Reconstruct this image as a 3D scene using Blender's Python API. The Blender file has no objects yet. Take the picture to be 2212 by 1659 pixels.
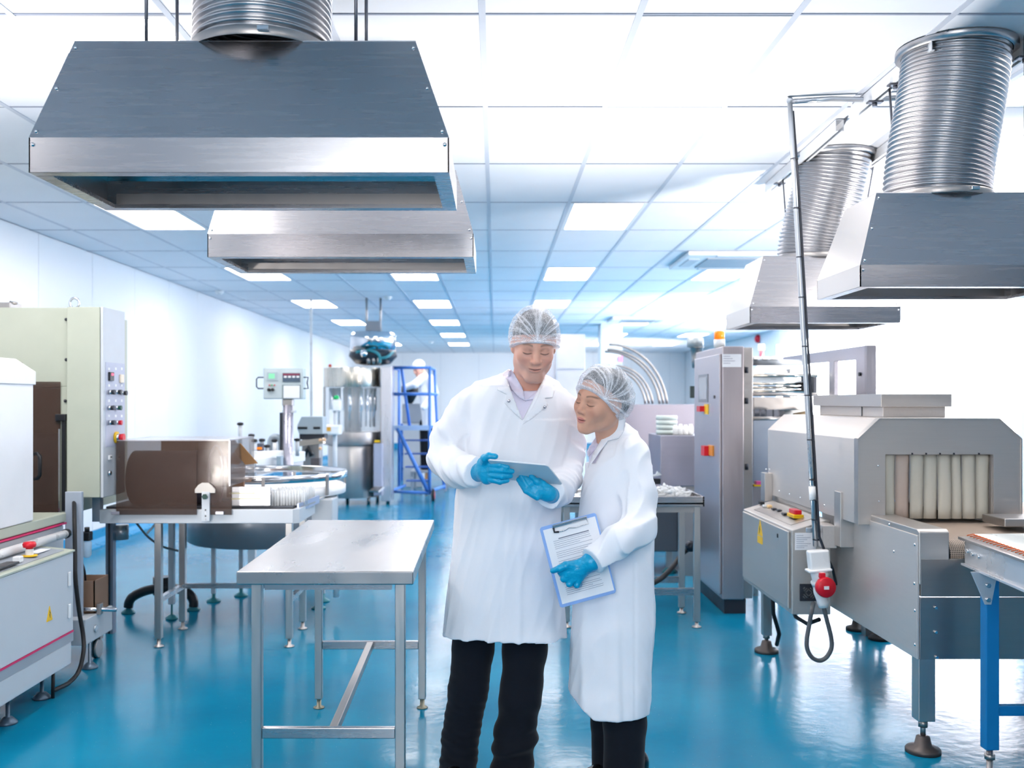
import bpy, bmesh, math, random
import numpy as np
from mathutils import Vector, Matrix, Euler
random.seed(7)
S = bpy.context.scene
COL = S.collection
# ---- measuring frame: level camera 1.45 m above the floor, looking along +Y, 35 mm lens ----
F, CX, CY, HC = 2150.0, 1070.0, 866.0, 1.45
CEIL = HC + 1.477
def PX(px, Y): return (px - CX) * Y / F
def PZ(py, Y): return HC - (py - CY) * Y / F
def P(px, py, Y): return (PX(px, Y), Y, PZ(py, Y))

cam_d = bpy.data.cameras.new('camera')
cam = bpy.data.objects.new('camera', cam_d); COL.objects.link(cam)
cam.location = (0, 0, HC); cam.rotation_euler = (math.pi / 2, 0, 0)
cam_d.sensor_width = 36.0; cam_d.lens = F / 2212 * 36.0
cam_d.shift_x = (1106 - CX) / 2212; cam_d.shift_y = (CY - 829.5) / 2212
cam_d.clip_start = 0.05; cam_d.clip_end = 100
cam_d.dof.use_dof = True; cam_d.dof.focus_distance = 3.65; cam_d.dof.aperture_fstop = 3.2
S.camera = cam
W = bpy.data.worlds.new('world'); S.world = W; W.use_nodes = True
W.node_tree.nodes['Background'].inputs[0].default_value = (0.75, 0.87, 1.0, 1)
W.node_tree.nodes['Background'].inputs[1].default_value = 0.3
S.view_settings.view_transform = 'Standard'; S.view_settings.look = 'None'
S.view_settings.gamma = 1.0; S.view_settings.use_curve_mapping = False
S.view_settings.exposure = 0.5
PANEL_L = 11.0         # luminous ceiling panels
RIGHT_GLOW_L = 8.0         # glow of the panels added along the right wall
S.cycles.max_bounces = 6; S.cycles.diffuse_bounces = 4; S.cycles.glossy_bounces = 3; S.cycles.transmission_bounces = 3
S.cycles.transparent_max_bounces = 8; S.cycles.caustics_reflective = False; S.cycles.caustics_refractive = False
S.cycles.use_adaptive_sampling = True; S.cycles.adaptive_threshold = .08
# unseen spots added to brighten ceiling and hall, aimed up; several stand within view
def fill_spot(loc, aim, watts, cone=95, size=.2):
    d = bpy.data.lights.new('bounce_fill', 'SPOT'); o = bpy.data.objects.new('bounce_fill', d); COL.objects.link(o)
    o.location = loc; d.energy = watts; d.color = (1.0, .93, .88); d.shadow_soft_size = size
    d.spot_size = math.radians(cone); d.spot_blend = 1.0
    o.rotation_euler = (Vector(aim) - Vector(loc)).to_track_quat('-Z', 'Y').to_euler()
fill_spot((.62, 5.15, .3), (.72, 4.85, CEIL), 350, 104)  # lights the hot ceiling patch from a made-up position behind the woman
fill_spot((3.9, 5.2, 1.0), (3.3, 8.0, CEIL + .6), 1100, 110)
fill_spot((4.8, 14.5, .8), (3.6, 15.5, CEIL), 500, 100)
fill_spot((5.0, 24.0, .6), (0.5, 27.0, CEIL), 800, 125)  # added to brighten the far wall and ceiling
fill_spot((-2.5, 2.7, .9), (-2.1, 6.5, CEIL + .6), 380, 100)

# unseen area lamp added behind the camera to brighten the coats
sbx = bpy.data.lights.new('front_fill', 'AREA'); sbo = bpy.data.objects.new('front_fill', sbx); COL.objects.link(sbo)
sbx.shape = 'RECTANGLE'; sbx.size = 1.0; sbx.size_y = 1.6; sbx.energy = 66; sbx.color = (1.0, .97, .95)
sbo.location = (-.55, -1.6, 2.0); sbo.rotation_euler = (Vector((.15, 3.7, 1.2)) - Vector(sbo.location)).to_track_quat('-Z', 'Y').to_euler()
# ------------------------------------------------------------------ helpers
def lin(h):
    if not isinstance(h, str): return tuple(h[:3])
    h = h.lstrip('#'); c = [int(h[i:i + 2], 16) / 255 for i in (0, 2, 4)]
    return tuple(x / 12.92 if x <= .04045 else ((x + .055) / 1.055) ** 2.4 for x in c)
MATS = {}
def mat(name, col='#cccccc', rough=.5, metal=0., var=.04, scale=6., stretch=(1, 1, 1), bump=0., bscale=None, rvar=.05,
        emit=None, estr=0., trans=0., alpha=1., spec=.5, coat=0., sheen=0., sss=0., ior=1.45, attr=None):
    if name in MATS: return MATS[name]
    m = bpy.data.materials.new(name); m.use_nodes = True
    nt = m.node_tree; N = nt.nodes; L = nt.links
    b = N['Principled BSDF']; I = b.inputs
    c = lin(col)
    tc = N.new('ShaderNodeTexCoord'); mp = N.new('ShaderNodeMapping'); mp.inputs['Scale'].default_value = stretch
    L.new(tc.outputs['Object'], mp.inputs['Vector'])
    nz = N.new('ShaderNodeTexNoise'); nz.inputs['Scale'].default_value = scale; nz.inputs['Detail'].default_value = 4
    L.new(mp.outputs[0], nz.inputs['Vector'])
    mx = N.new('ShaderNodeMix'); mx.data_type = 'RGBA'; mx.blend_type = 'MULTIPLY'
    mx.inputs[0].default_value = 1.0
    if attr:
        at = N.new('ShaderNodeAttribute'); at.attribute_name = attr; L.new(at.outputs['Color'], mx.inputs[6])
    else:
        mx.inputs[6].default_value = (*c, 1)
    mr = N.new('ShaderNodeMapRange'); mr.inputs[1].default_value = .3; mr.inputs[2].default_value = .7
    mr.inputs[3].default_value = 1 - var; mr.inputs[4].default_value = 1 + var
    L.new(nz.outputs[0], mr.inputs[0]); L.new(mr.outputs[0], mx.inputs[7])
    L.new(mx.outputs[2], I['Base Color'])
    r2 = N.new('ShaderNodeMapRange'); r2.inputs[1].default_value = .3; r2.inputs[2].default_value = .7
    r2.inputs[3].default_value = max(.02, rough - rvar); r2.inputs[4].default_value = min(1, rough + rvar)
    L.new(nz.outputs[0], r2.inputs[0]); L.new(r2.outputs[0], I['Roughness'])
    I['Metallic'].default_value = metal; I['IOR'].default_value = ior
    I['Specular IOR Level'].default_value = spec
    I['Coat Weight'].default_value = coat; I['Sheen Weight'].default_value = sheen
    if sss: I['Subsurface Weight'].default_value = sss; I['Subsurface Radius'].default_value = (.012, .005, .003); I['Subsurface Scale'].default_value = 1.0
    I['Transmission Weight'].default_value = trans; I['Alpha'].default_value = alpha
    if emit: I['Emission Color'].default_value = (*lin(emit), 1); I['Emission Strength'].default_value = estr
    if bump:
        n2 = N.new('ShaderNodeTexNoise'); n2.inputs['Scale'].default_value = bscale or scale * 4; n2.inputs['Detail'].default_value = 3
        L.new(mp.outputs[0], n2.inputs['Vector'])
        bp = N.new('ShaderNodeBump'); bp.inputs['Strength'].default_value = bump; bp.inputs['Distance'].default_value = .01
        L.new(n2.outputs[0], bp.inputs['Height']); L.new(bp.outputs[0], I['Normal'])
    MATS[name] = m
    return m

class MB:
    def __init__(s): s.v = []; s.f = []; s.sm = []
    def _add(s, vs, fs, smooth=False):
        o = len(s.v); s.v += [tuple(x) for x in vs]; s.f += [tuple(i + o for i in f) for f in fs]
        s.sm += (smooth if isinstance(smooth, list) else [smooth] * len(fs)); return s
    def box(s, x0, x1, y0, y1, z0, z1):
        vs = [(x, y, z) for x in (x0, x1) for y in (y0, y1) for z in (z0, z1)]
        return s._add(vs, [(0, 1, 3, 2), (4, 6, 7, 5), (0, 4, 5, 1), (2, 3, 7, 6), (0, 2, 6, 4), (1, 5, 7, 3)])
    def obox(s, c, size, R=None):
        h = [d / 2 for d in size]; R = R or Matrix.Identity(3); c = Vector(c)
        vs = [c + R @ Vector((a * h[0], b * h[1], d * h[2])) for a in (-1, 1) for b in (-1, 1) for d in (-1, 1)]
        return s._add(vs, [(0, 1, 3, 2), (4, 6, 7, 5), (0, 4, 5, 1), (2, 3, 7, 6), (0, 2, 6, 4), (1, 5, 7, 3)])
    def bar(s, p0, p1, w, h, up=(0, 0, 1)):
        p0, p1 = Vector(p0), Vector(p1); d = (p1 - p0); l = d.length; d.normalize()
        u = Vector(up); x = d.cross(u)
        if x.length < 1e-4: x = d.cross(Vector((1, 0, 0)))
        x.normalize(); u = x.cross(d)
        R = Matrix((x, d, u)).transposed()
        return s.obox((p0 + p1) / 2, (w, l, h), R)
    def tube(s, path, r, n=10, caps=True, closed=False):
        pts = [Vector(p) for p in path]; k = len(pts)
        rs = r if isinstance(r, (list, tuple)) else [r] * k
        T = []
        for i in range(k):
            a = pts[(i - 1) % k] if closed else pts[max(i - 1, 0)]; b = pts[(i + 1) % k] if closed else pts[min(i + 1, k - 1)]
            T.append((b - a).normalized())
        u = T[0].cross(Vector((0, 0, 1)))
        if u.length < 1e-3: u = T[0].cross(Vector((0, 1, 0)))
        u.normalize(); vs = []
        for i in range(k):
            u = (u - T[i] * u.dot(T[i]))
            if u.length < 1e-6: u = T[i].orthogonal()
            u.normalize(); w = T[i].cross(u)
            for j in range(n):
                a = 2 * math.pi * j / n
                vs.append(pts[i] + (u * math.cos(a) + w * math.sin(a)) * rs[i])
        fs = []; m = k if closed else k - 1
        for i in range(m):
            for j in range(n):
                a = i * n + j; b = i * n + (j + 1) % n; i2 = (i + 1) % k
                fs.append((a, b, i2 * n + (j + 1) % n, i2 * n + j))
        sm = [True] * len(fs)
        if caps and not closed:
            fs += [tuple(range(n))[::-1], tuple((k - 1) * n + j for j in range(n))]; sm += [False, False]
        return s._add(vs, fs, sm)
    def cyl(s, p0, p1, r0, r1=None, n=16, caps=True):
        return s.tube([p0, p1], [r0, r0 if r1 is None else r1], n, caps)
    def lathe(s, prof, c=(0, 0, 0), n=24, caps=True, R=None, a0=0, a1=None):
        c = Vector(c); vs = []; k = len(prof)
        full = a1 is None; cnt = n if full else n + 1
        for r, z in prof:
            for j in range(cnt):
                a = a0 + ((2 * math.pi if full else (a1 - a0)) * j / n)
                q = Vector((r * math.cos(a), r * math.sin(a), z))
                vs.append(c + (R @ q if R else q))
        fs = []
        for i in range(k - 1):
            for j in range(n):
                j2 = (j + 1) % cnt
                fs.append((i * cnt + j, i * cnt + j2, (i + 1) * cnt + j2, (i + 1) * cnt + j))
        sm = [True] * len(fs)
        if caps and full:
            fs += [tuple(range(n))[::-1], tuple((k - 1) * n + j for j in range(n))]; sm += [False, False]
        return s._add(vs, fs, sm)
    def prism(s, pts, a0, a1, axis='y'):
        n = len(pts)
        def q(p, a): return {'y': (p[0], a, p[1]), 'x': (a, p[0], p[1]), 'z': (p[0], p[1], a)}[axis]
        vs = [q(p, a0) for p in pts] + [q(p, a1) for p in pts]
        fs = [tuple(range(n)), tuple(range(2 * n - 1, n - 1, -1))] + [(i, (i + 1) % n, n + (i + 1) % n, n + i) for i in range(n)]
        return s._add(vs, fs)
    def sphere(s, c, r, n=12, m=8, sx=1, sy=1, sz=1):
        prof = [(math.sin(math.pi * i / m) * r + 1e-5, -math.cos(math.pi * i / m) * r) for i in range(m + 1)]
        k = len(s.v); s.lathe(prof, (0, 0, 0), n)
        for i in range(k, len(s.v)):
            a = s.v[i]; s.v[i] = (a[0] * sx + c[0], a[1] * sy + c[1], a[2] * sz + c[2])
        return s
    def quad(s, *ps): return s._add(ps, [tuple(range(len(ps)))])
    def grid(s, rows, smooth=True):
        n = len(rows[0]); vs = [p for r in rows for p in r]
        return s._add(vs, [(i * n + j, i * n + j + 1, (i + 1) * n + j + 1, (i + 1) * n + j) for i in range(len(rows) - 1) for j in range(n - 1)], smooth)

ROOTM = {}
def root_of(o):
    while o.parent: o = o.parent
    return o
def new_obj(name, me, m=None, parent=None):
    o = bpy.data.objects.new(name, me); COL.objects.link(o)
    if m is not None and me is not None: me.materials.append(m)
    if parent is not None: o.parent = parent
    return o
def obj(name, mb, m, parent=None, bevel=0., seg=2, solid=0., local=False, recalc=True, subsurf=0):
    vs = mb.v
    if parent is not None and not local:
        Mi = ROOTM.get(root_of(parent).name)
        if Mi is not None: vs = [tuple(Mi @ Vector(v)) for v in vs]
    me = bpy.data.meshes.new(name); me.from_pydata(vs, [], mb.f); me.update()
    if recalc:
        bm = bmesh.new(); bm.from_mesh(me); bmesh.ops.recalc_face_normals(bm, faces=bm.faces); bm.to_mesh(me); bm.free()
    if any(mb.sm): me.polygons.foreach_set('use_smooth', mb.sm)
    o = new_obj(name, me, m, parent)
    if solid:
        md = o.modifiers.new('thickness', 'SOLIDIFY'); md.thickness = abs(solid); md.offset = -1 if solid > 0 else 1
    if bevel:
        md = o.modifiers.new('edge', 'BEVEL'); md.width = bevel; md.segments = seg; md.limit_method = 'ANGLE'; md.angle_limit = math.radians(40)
    if subsurf:
        md = o.modifiers.new('smooth', 'SUBSURF'); md.levels = subsurf; md.render_levels = subsurf
    return o
def tag(o, label, cat, group=None, kind=None):
    o['label'] = label; o['category'] = cat
    if group: o['group'] = group
    if kind: o['kind'] = kind
    return o
def thing(name, label, cat, loc=(0, 0, 0), rotz=0., group=None):
    o = bpy.data.objects.new(name, None); COL.objects.link(o)
    o.location = loc; o.rotation_euler = (0, 0, rotz); o.empty_display_size = .1
    ROOTM[o.name] = (Matrix.Translation(loc) @ Matrix.Rotation(rotz, 4, 'Z')).inverted()
    return tag(o, label, cat, group)
def struct(name, mb, m, **k):
    o = obj(name, mb, m, **k); o['kind'] = 'structure'; return o
def copy_tree(o, parent=None, loc=None):
    c = o.copy(); COL.objects.link(c); c.parent = parent
    if loc is not None: c.location = loc
    for ch in list(o.children): copy_tree(ch, c)
    return c
def B(*a): return MB().box(*a)

# ------------------------------------------------------------------ materials
def steel(name, col='#b9bbc2', rough=.3, stretch=(3, 60, 60), var=.025, rvar=.04, bump=.006):
    return mat(name, col, rough, 1., var=var, scale=2.2, stretch=stretch, rvar=rvar, bump=bump, bscale=7)
steel_h = steel('brushed_steel_horizontal', '#b4b3b6', .27, (2, 30, 40), var=.01, rvar=.015, bump=0.)
steel_v = steel('brushed_steel_vertical', '#c2bebb', .34, (50, 50, 2))
steel_top = steel('scratched_steel_top', '#aeacac', .28, (3, .8, 3), var=.02, rvar=.05, bump=.0)
steel_dull = steel('dull_steel', '#aeaaa8', .42, (8, 8, 8))
steel_duct = steel('duct_aluminium', '#b6b6b9', .32, (10, 10, 3))
chrome = mat('chrome', '#d8dade', .12, 1., var=.01)
zinc = mat('zinc_rod', '#6d7079', .4, .9)
dark_metal = mat('dark_metal', '#3d4048', .45, .7)
white_wall = mat('white_wall_panel', '#eef1f6', .42, 0, var=.01, scale=1.5, rvar=.03)
joint_grey = mat('panel_joint_grey', '#b9c0cc', .6)
tile_white = mat('ceiling_tile_white', '#eceff6', .8, 0, var=.015, scale=3, bump=.02, bscale=120)
grid_white = mat('ceiling_grid_white', '#c9cfdb', .5, 0)
paint_white = mat('white_enamel', '#e8eaee', .35, 0, var=.02)
paint_grey = mat('light_grey_enamel', '#c6ccd3', .38, 0, var=.02)
paint_cream = mat('pale_green_enamel', '#b4bbad', .4, 0, var=.025)
paint_midgrey = mat('mid_grey_enamel', '#9aa2ac', .4, 0, var=.03)
black_rubber = mat('black_rubber', '#15171b', .55, 0)
black_plastic = mat('black_plastic', '#1d2026', .35, 0)
grey_cable = mat('grey_cable', '#5a5e62', .5, 0)
red_plastic = mat('red_plastic', '#d3142c', .35, 0)
yellow_plastic = mat('yellow_plastic', '#f2c21a', .4, 0)
orange_plastic = mat('orange_plastic', '#ff8a1e', .3, 0, emit='#ff8a1e', estr=.25)
green_plastic = mat('green_plastic', '#19c06a', .35, 0)
blue_paint = mat('blue_enamel', '#1279b8', .35, 0)
ladder_blue = mat('ladder_blue_paint', '#4f86d8', .4, 0)
white_plastic = mat('white_plastic', '#eceef0', .3, 0)
paper = mat('paper_white', '#eef1f7', .8, 0, var=.01)
ink = mat('ink_grey', '#a0a8b8', .8, 0)
card = mat('cardboard', '#b78a5f', .85, 0, var=.06)
card_in = mat('cardboard_dark_print', '#8f7361', .85, 0, var=.06)  # darker brown board for the carton sides
magenta = mat('magenta_stripe', '#d0306a', .5, 0)
rubber_teal = mat('teal_hose', '#2d8592', .4, 0)
# ================================================================== room shell
XL, XR, YB, YN = -4.02, 5.82, 30.5, -3.2
def floor_material():
    m = bpy.data.materials.new('blue_epoxy_floor'); m.use_nodes = True
    nt = m.node_tree; N = nt.nodes; L = nt.links; b = N['Principled BSDF']
    tc = N.new('ShaderNodeTexCoord')
    n1 = N.new('ShaderNodeTexNoise'); n1.inputs['Scale'].default_value = .9; n1.inputs['Detail'].default_value = 6
    L.new(tc.outputs['Object'], n1.inputs['Vector'])
    r = N.new('ShaderNodeValToRGB'); r.color_ramp.elements[0].position = .3; r.color_ramp.elements[1].position = .75
    r.color_ramp.elements[0].color = (*lin('#006c91'), 1); r.color_ramp.elements[1].color = (*lin('#0a86aa'), 1)
    L.new(n1.outputs[0], r.inputs[0])
    # fine pale scratches and specks
    vo = N.new('ShaderNodeTexVoronoi'); vo.inputs['Scale'].default_value = 26; vo.feature = 'F1'
    L.new(tc.outputs['Object'], vo.inputs['Vector'])
    lt = N.new('ShaderNodeMath'); lt.operation = 'LESS_THAN'; lt.inputs[1].default_value = .035
    L.new(vo.outputs['Distance'], lt.inputs[0])
    mx = N.new('ShaderNodeMix'); mx.data_type = 'RGBA'
    sc = N.new('ShaderNodeMath'); sc.operation = 'MULTIPLY'; sc.inputs[1].default_value = .35
    L.new(lt.outputs[0], sc.inputs[0]); L.new(sc.outputs[0], mx.inputs[0])
    L.new(r.outputs[0], mx.inputs[6]); mx.inputs[7].default_value = (*lin('#cfe6ee'), 1)
    L.new(mx.outputs[2], b.inputs['Base Color'])
    n2 = N.new('ShaderNodeTexNoise'); n2.inputs['Scale'].default_value = 2.5; n2.inputs['Detail'].default_value = 5
    L.new(tc.outputs['Object'], n2.inputs['Vector'])
    mr = N.new('ShaderNodeMapRange'); mr.inputs[3].default_value = .1; mr.inputs[4].default_value = .24
    L.new(n2.outputs[0], mr.inputs[0]); L.new(mr.outputs[0], b.inputs['Roughness'])
    n3 = N.new('ShaderNodeTexNoise'); n3.inputs['Scale'].default_value = 14; L.new(tc.outputs['Object'], n3.inputs['Vector'])
    bp = N.new('ShaderNodeBump'); bp.inputs['Strength'].default_value = .06; bp.inputs['Distance'].default_value = .02
    L.new(n3.outputs[0], bp.inputs['Height']); L.new(bp.outputs[0], b.inputs['Normal'])
    b.inputs['Specular IOR Level'].default_value = .1
    return m
FLOOR_M = floor_material()
fl = struct('floor', B(XL, XR, YN, YB, -.12, 0), FLOOR_M)
tag(fl, 'glossy turquoise blue epoxy floor of the production hall', 'floor')
# walls with panels
def wall(name, label, core, panels, seamw=.008):
    w = struct(name, core, joint_grey); tag(w, label, 'wall')
    for p in panels: obj('wall_panel', B(*p), white_wall, w, bevel=.002, seg=1)
    return w
pw = 1.17; y0s = 8.76 - 12 * pw + .0
def side_panels(xa, xb, zt=CEIL, skip=None):
    out = []; y = 8.76 - 10 * pw
    while y < YB - .1:
        y2 = min(y + pw, YB)
        out.append((xa, xb, max(y, YN) + .003, y2 - .003, 0.0, zt)); y = y2
    return out
wall('wall_left', 'long white panelled wall along the left side of the hall', B(XL - .12, XL - .012, YN, YB, 0, CEIL + .3), side_panels(XL - .012, XL))
# right wall: panels above/below a run of added glowing panels
WY0, WY1, WZ0, WZ1 = 11.1, 20.6, 1.0, 2.62
rp = []
for p in side_panels(XR, XR + .012):
    if p[3] > WY0 and p[2] < WY1:
        a, b = p[2], p[3]
        if a < WY0: rp.append((p[0], p[1], a, WY0, 0, CEIL))
        if b > WY1: rp.append((p[0], p[1], WY1, b, 0, CEIL))
        a, b = max(a, WY0 + .003), min(b, WY1 - .003)
        rp.append((p[0], p[1], a, b, 0, WZ0)); rp.append((p[0], p[1], a, b, WZ1, CEIL))
    else: rp.append(p)
wall('wall_right', 'white panelled wall along the right side of the hall', B(XR + .012, XR + .12, YN, YB, 0, CEIL + .3), rp)
wall_glow = mat('added_wall_glow', '#f4f8ff', .5, 0, var=.0, emit='#fbf9ff', estr=RIGHT_GLOW_L)  # glow added for the blown-out wall area; its window shape is made up
nw = 5
for i in range(nw):
    a = WY0 + (WY1 - WY0) * i / nw; b = WY0 + (WY1 - WY0) * (i + 1) / nw
    fr = struct(f'window_{i+1}', MB().prism([(a, WZ0), (b, WZ0), (b, WZ1), (a, WZ1)], XR + .004, XR + .011, 'x'), paint_white)
    tag(fr, f'bright glowing panel added on the right wall, number {i+1} counted from the nearest', 'window', 'added glowing panels on the right wall')
    obj('pane', B(XR - .002, XR + .003, a + .02, b - .02, WZ0 + .02, WZ1 - .02), wall_glow, fr)
bp_ = []
x = XL
while x < XR - .05:
    x2 = min(x + 1.17, XR); bp_.append((x + .003, x2 - .003, YB, YB + .012, 0, CEIL)); x = x2
wall('wall_back', 'far white end wall of the hall', B(XL - .12, XR + .12, YB + .012, YB + .12, 0, CEIL + .3), bp_)
nearw = struct('wall_near', B(XL - .12, XR + .12, YN - .12, YN, 0, CEIL + .3), mat('near_wall_grey', '#dfe2e6', .6)); tag(nearw, 'plain grey wall behind the viewer', 'wall')
# blue coved skirting
cove = mat('blue_cove_skirting', '#1d8fc2', .3)
t1 = struct('baseboard_left', MB().prism([(XL + .014, .16), (XL + .014, 0), (XL + .10, 0), (XL + .10, .012), (XL + .05, .03), (XL + .028, .07), (XL + .024, .16)], YN, YB - .05, 'y'), cove); tag(t1, 'blue coved skirting along the left wall', 'skirting')
t2 = struct('baseboard_right', MB().prism([(XR - .014, .16), (XR - .014, 0), (XR - .10, 0), (XR - .10, .012), (XR - .05, .03), (XR - .028, .07), (XR - .024, .16)], YN, YB - .05, 'y'), cove); tag(t2, 'blue coved skirting along the right wall', 'skirting')
t3 = struct('baseboard_back', B(XL + .1, XR - .1, YB - .03, YB - .002, 0, .16), cove); tag(t3, 'blue coved skirting along the far wall', 'skirting')

# ceiling: suspended 0.6 x 1.2 m tiles on a grid, luminous panels every third row
GX0, GY0, TW, TD = -.05, 6.2, .6, 1.2
ceil = struct('ceiling', B(XL, XR, YN, YB, CEIL + .03, CEIL + .1), grid_white); tag(ceil, 'white suspended tile ceiling of the hall', 'ceiling')
cols = [k for k in range(-7, 10)]
rows = [i for i in range(-8, 21)]
lit = set()
for i in range(-5, 18, 3):
    for k in (-5, -2, 1, 4, 7):
        lit.add((k, i))
lit.discard((-2, -5)); lit.discard((-2, -2)); lit.add((-3, -2)); 
lit = {(k, i) for (k, i) in lit if not (k == 7 and i < -1)}
def tile_x(k): return max(XL, GX0 + TW * k), min(XR, GX0 + TW * (k + 1))
tile_me = {}
g = .012
nobj = 0
far_mb = MB()
for i in rows:
    ya, yb = GY0 + TD * i, GY0 + TD * (i + 1)
    if yb < YN + .1 or ya > YB - .1: continue
    ya, yb = max(ya, YN), min(yb, YB)
    for k in cols:
        if (k, i) in lit: continue
        xa, xb = tile_x(k)
        if xb - xa < .05: continue
        seen = 3.5 < yb and ya < 19.5 and nobj < 300
        if not seen:
            far_mb.box(xa + g, xb - g, ya + g, yb - g, CEIL, CEIL + .02); continue
        key = (round(xb - xa, 3), round(yb - ya, 3))
        if key not in tile_me:
            o = obj('ceiling_tile', B(-key[0] / 2 + g, key[0] / 2 - g, -key[1] / 2 + g, key[1] / 2 - g, 0, .02), tile_white, ceil, local=True)
            tile_me[key] = o.data
        else:
            o = new_obj('ceiling_tile', tile_me[key], None, ceil)
        o.location = ((xa + xb) / 2, (ya + yb) / 2, CEIL); nobj += 1
fo = obj('far_ceiling_tiles', far_mb, tile_white, ceil, local=True); fo['kind'] = 'stuff'
for k in cols + [10]:
    xa = GX0 + TW * k
    if XL + .05 < xa < XR - .05: obj('grid_bar', B(xa - .013, xa + .013, YN, YB, CEIL - .004, CEIL + .018), grid_white, ceil, local=True)
grid_dark = mat('cross_tee_grey', '#9aa2b3', .5)
for i in rows:
    ya = GY0 + TD * i
    if 3.4 < ya < YB - .1: obj('cross_bar', B(XL, XR, ya - .006, ya + .006, CEIL - .002, CEIL + .018), grid_dark, ceil, local=True)
diff_m = mat('luminous_diffuser', '#ffffff', .6, 0, var=0, emit='#fff5ee', estr=PANEL_L)
ordn = ['first', 'second', 'third', 'fourth', 'fifth', 'sixth', 'seventh', 'eighth', 'ninth', 'tenth']
colname = {-5: 'column nearest the left wall', -3: 'column above the big front hood', -2: 'second column from the left wall', 1: 'column over the two standing people', 4: 'column left of the right-hand hoods', 7: 'column nearest the right wall'}
fr_proto = None
for (k, i) in sorted(lit):
    xa, xb = tile_x(k); ya, yb = GY0 + TD * i, GY0 + TD * (i + 1)
    if yb > YB: continue
    r = (i + 5) // 3
    lo = ((xa + xb) / 2, (ya + yb) / 2, CEIL)
    t = thing('ceiling_light', f'glowing rectangular ceiling panel, {ordn[r]} row from the viewer, {colname[k]}', 'ceiling light', lo, 0, 'recessed ceiling light panels')
    if fr_proto is None:
        f = MB(); hx, hy = .287, .587
        f.prism([(-hx, -hy), (hx, -hy), (hx, -hy + .03), (-hx + .03, -hy + .03), (-hx + .03, hy - .03), (hx - .03, hy - .03), (hx - .03, -hy + .03), (hx, -hy + .03), (hx, hy), (-hx, hy)], -.004, .02, 'z')
        fo_ = obj('frame', f, paint_white, t, local=True)
        do_ = obj('diffuser', B(-hx + .03, hx - .03, -hy + .03, hy - .03, .004, .012), diff_m, t, local=True)
        fr_proto = (fo_.data, do_.data)
    else:
        new_obj('frame', fr_proto[0], None, t); new_obj('diffuser', fr_proto[1], None, t)
# air-conditioning cassettes
def cassette(px0, px1, py0, py1, label):
    Y0 = F * 1.477 / (CY - py0); Y1 = F * 1.477 / (CY - py1)
    x0, x1 = PX(px0, Y1), PX(px1, Y1)
    t = thing('air_conditioner', label, 'air conditioner', ((x0 + x1) / 2, (Y0 + Y1) / 2, CEIL - .04), 0, 'ceiling cassette air conditioners')
    obj('panel', B(x0, x1, Y0, Y1, CEIL - .045, CEIL - .005), paint_white, t, bevel=.01)
    w = (x1 - x0); d = Y1 - Y0
    obj('intake_grille', B(x0 + w * .2, x1 - w * .2, Y0 + d * .2, Y1 - d * .2, CEIL - .055, CEIL - .043), paint_midgrey, t)
    for a, b, c, e in ((.25, .75, .04, .14), (.25, .75, .86, .96), (.05, .14, .25, .75), (.86, .95, .25, .75)):
        obj('outlet_vane', B(x0 + w * a, x0 + w * b, Y0 + d * c, Y0 + d * e, CEIL - .052, CEIL - .044), paint_grey, t)
cassette(1445, 1678, 541, 574, 'flat white ceiling air conditioner cassette left of the smaller right hood')
cassette(1310, 1425, 683, 693, 'small far ceiling air conditioner cassette above the woman')
for (px, py, nm) in ((1612, 660, 'beside the smaller right hood'), (838, 640, 'above the bowl of the filling machine'), (931, 738, 'over the far ladder'), (474, 628, 'near the left wall')):
    Y = F * 1.477 / (CY - py); x = PX(px, Y)
    d = obj('smoke_detector', MB().lathe([(.06, CEIL - .001), (.06, CEIL - .02), (.035, CEIL - .05), (.001, CEIL - .052)], (x, Y, 0), 16), white_plastic); tag(d, 'small round white ceiling smoke detector ' + nm, 'smoke detector')
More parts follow.
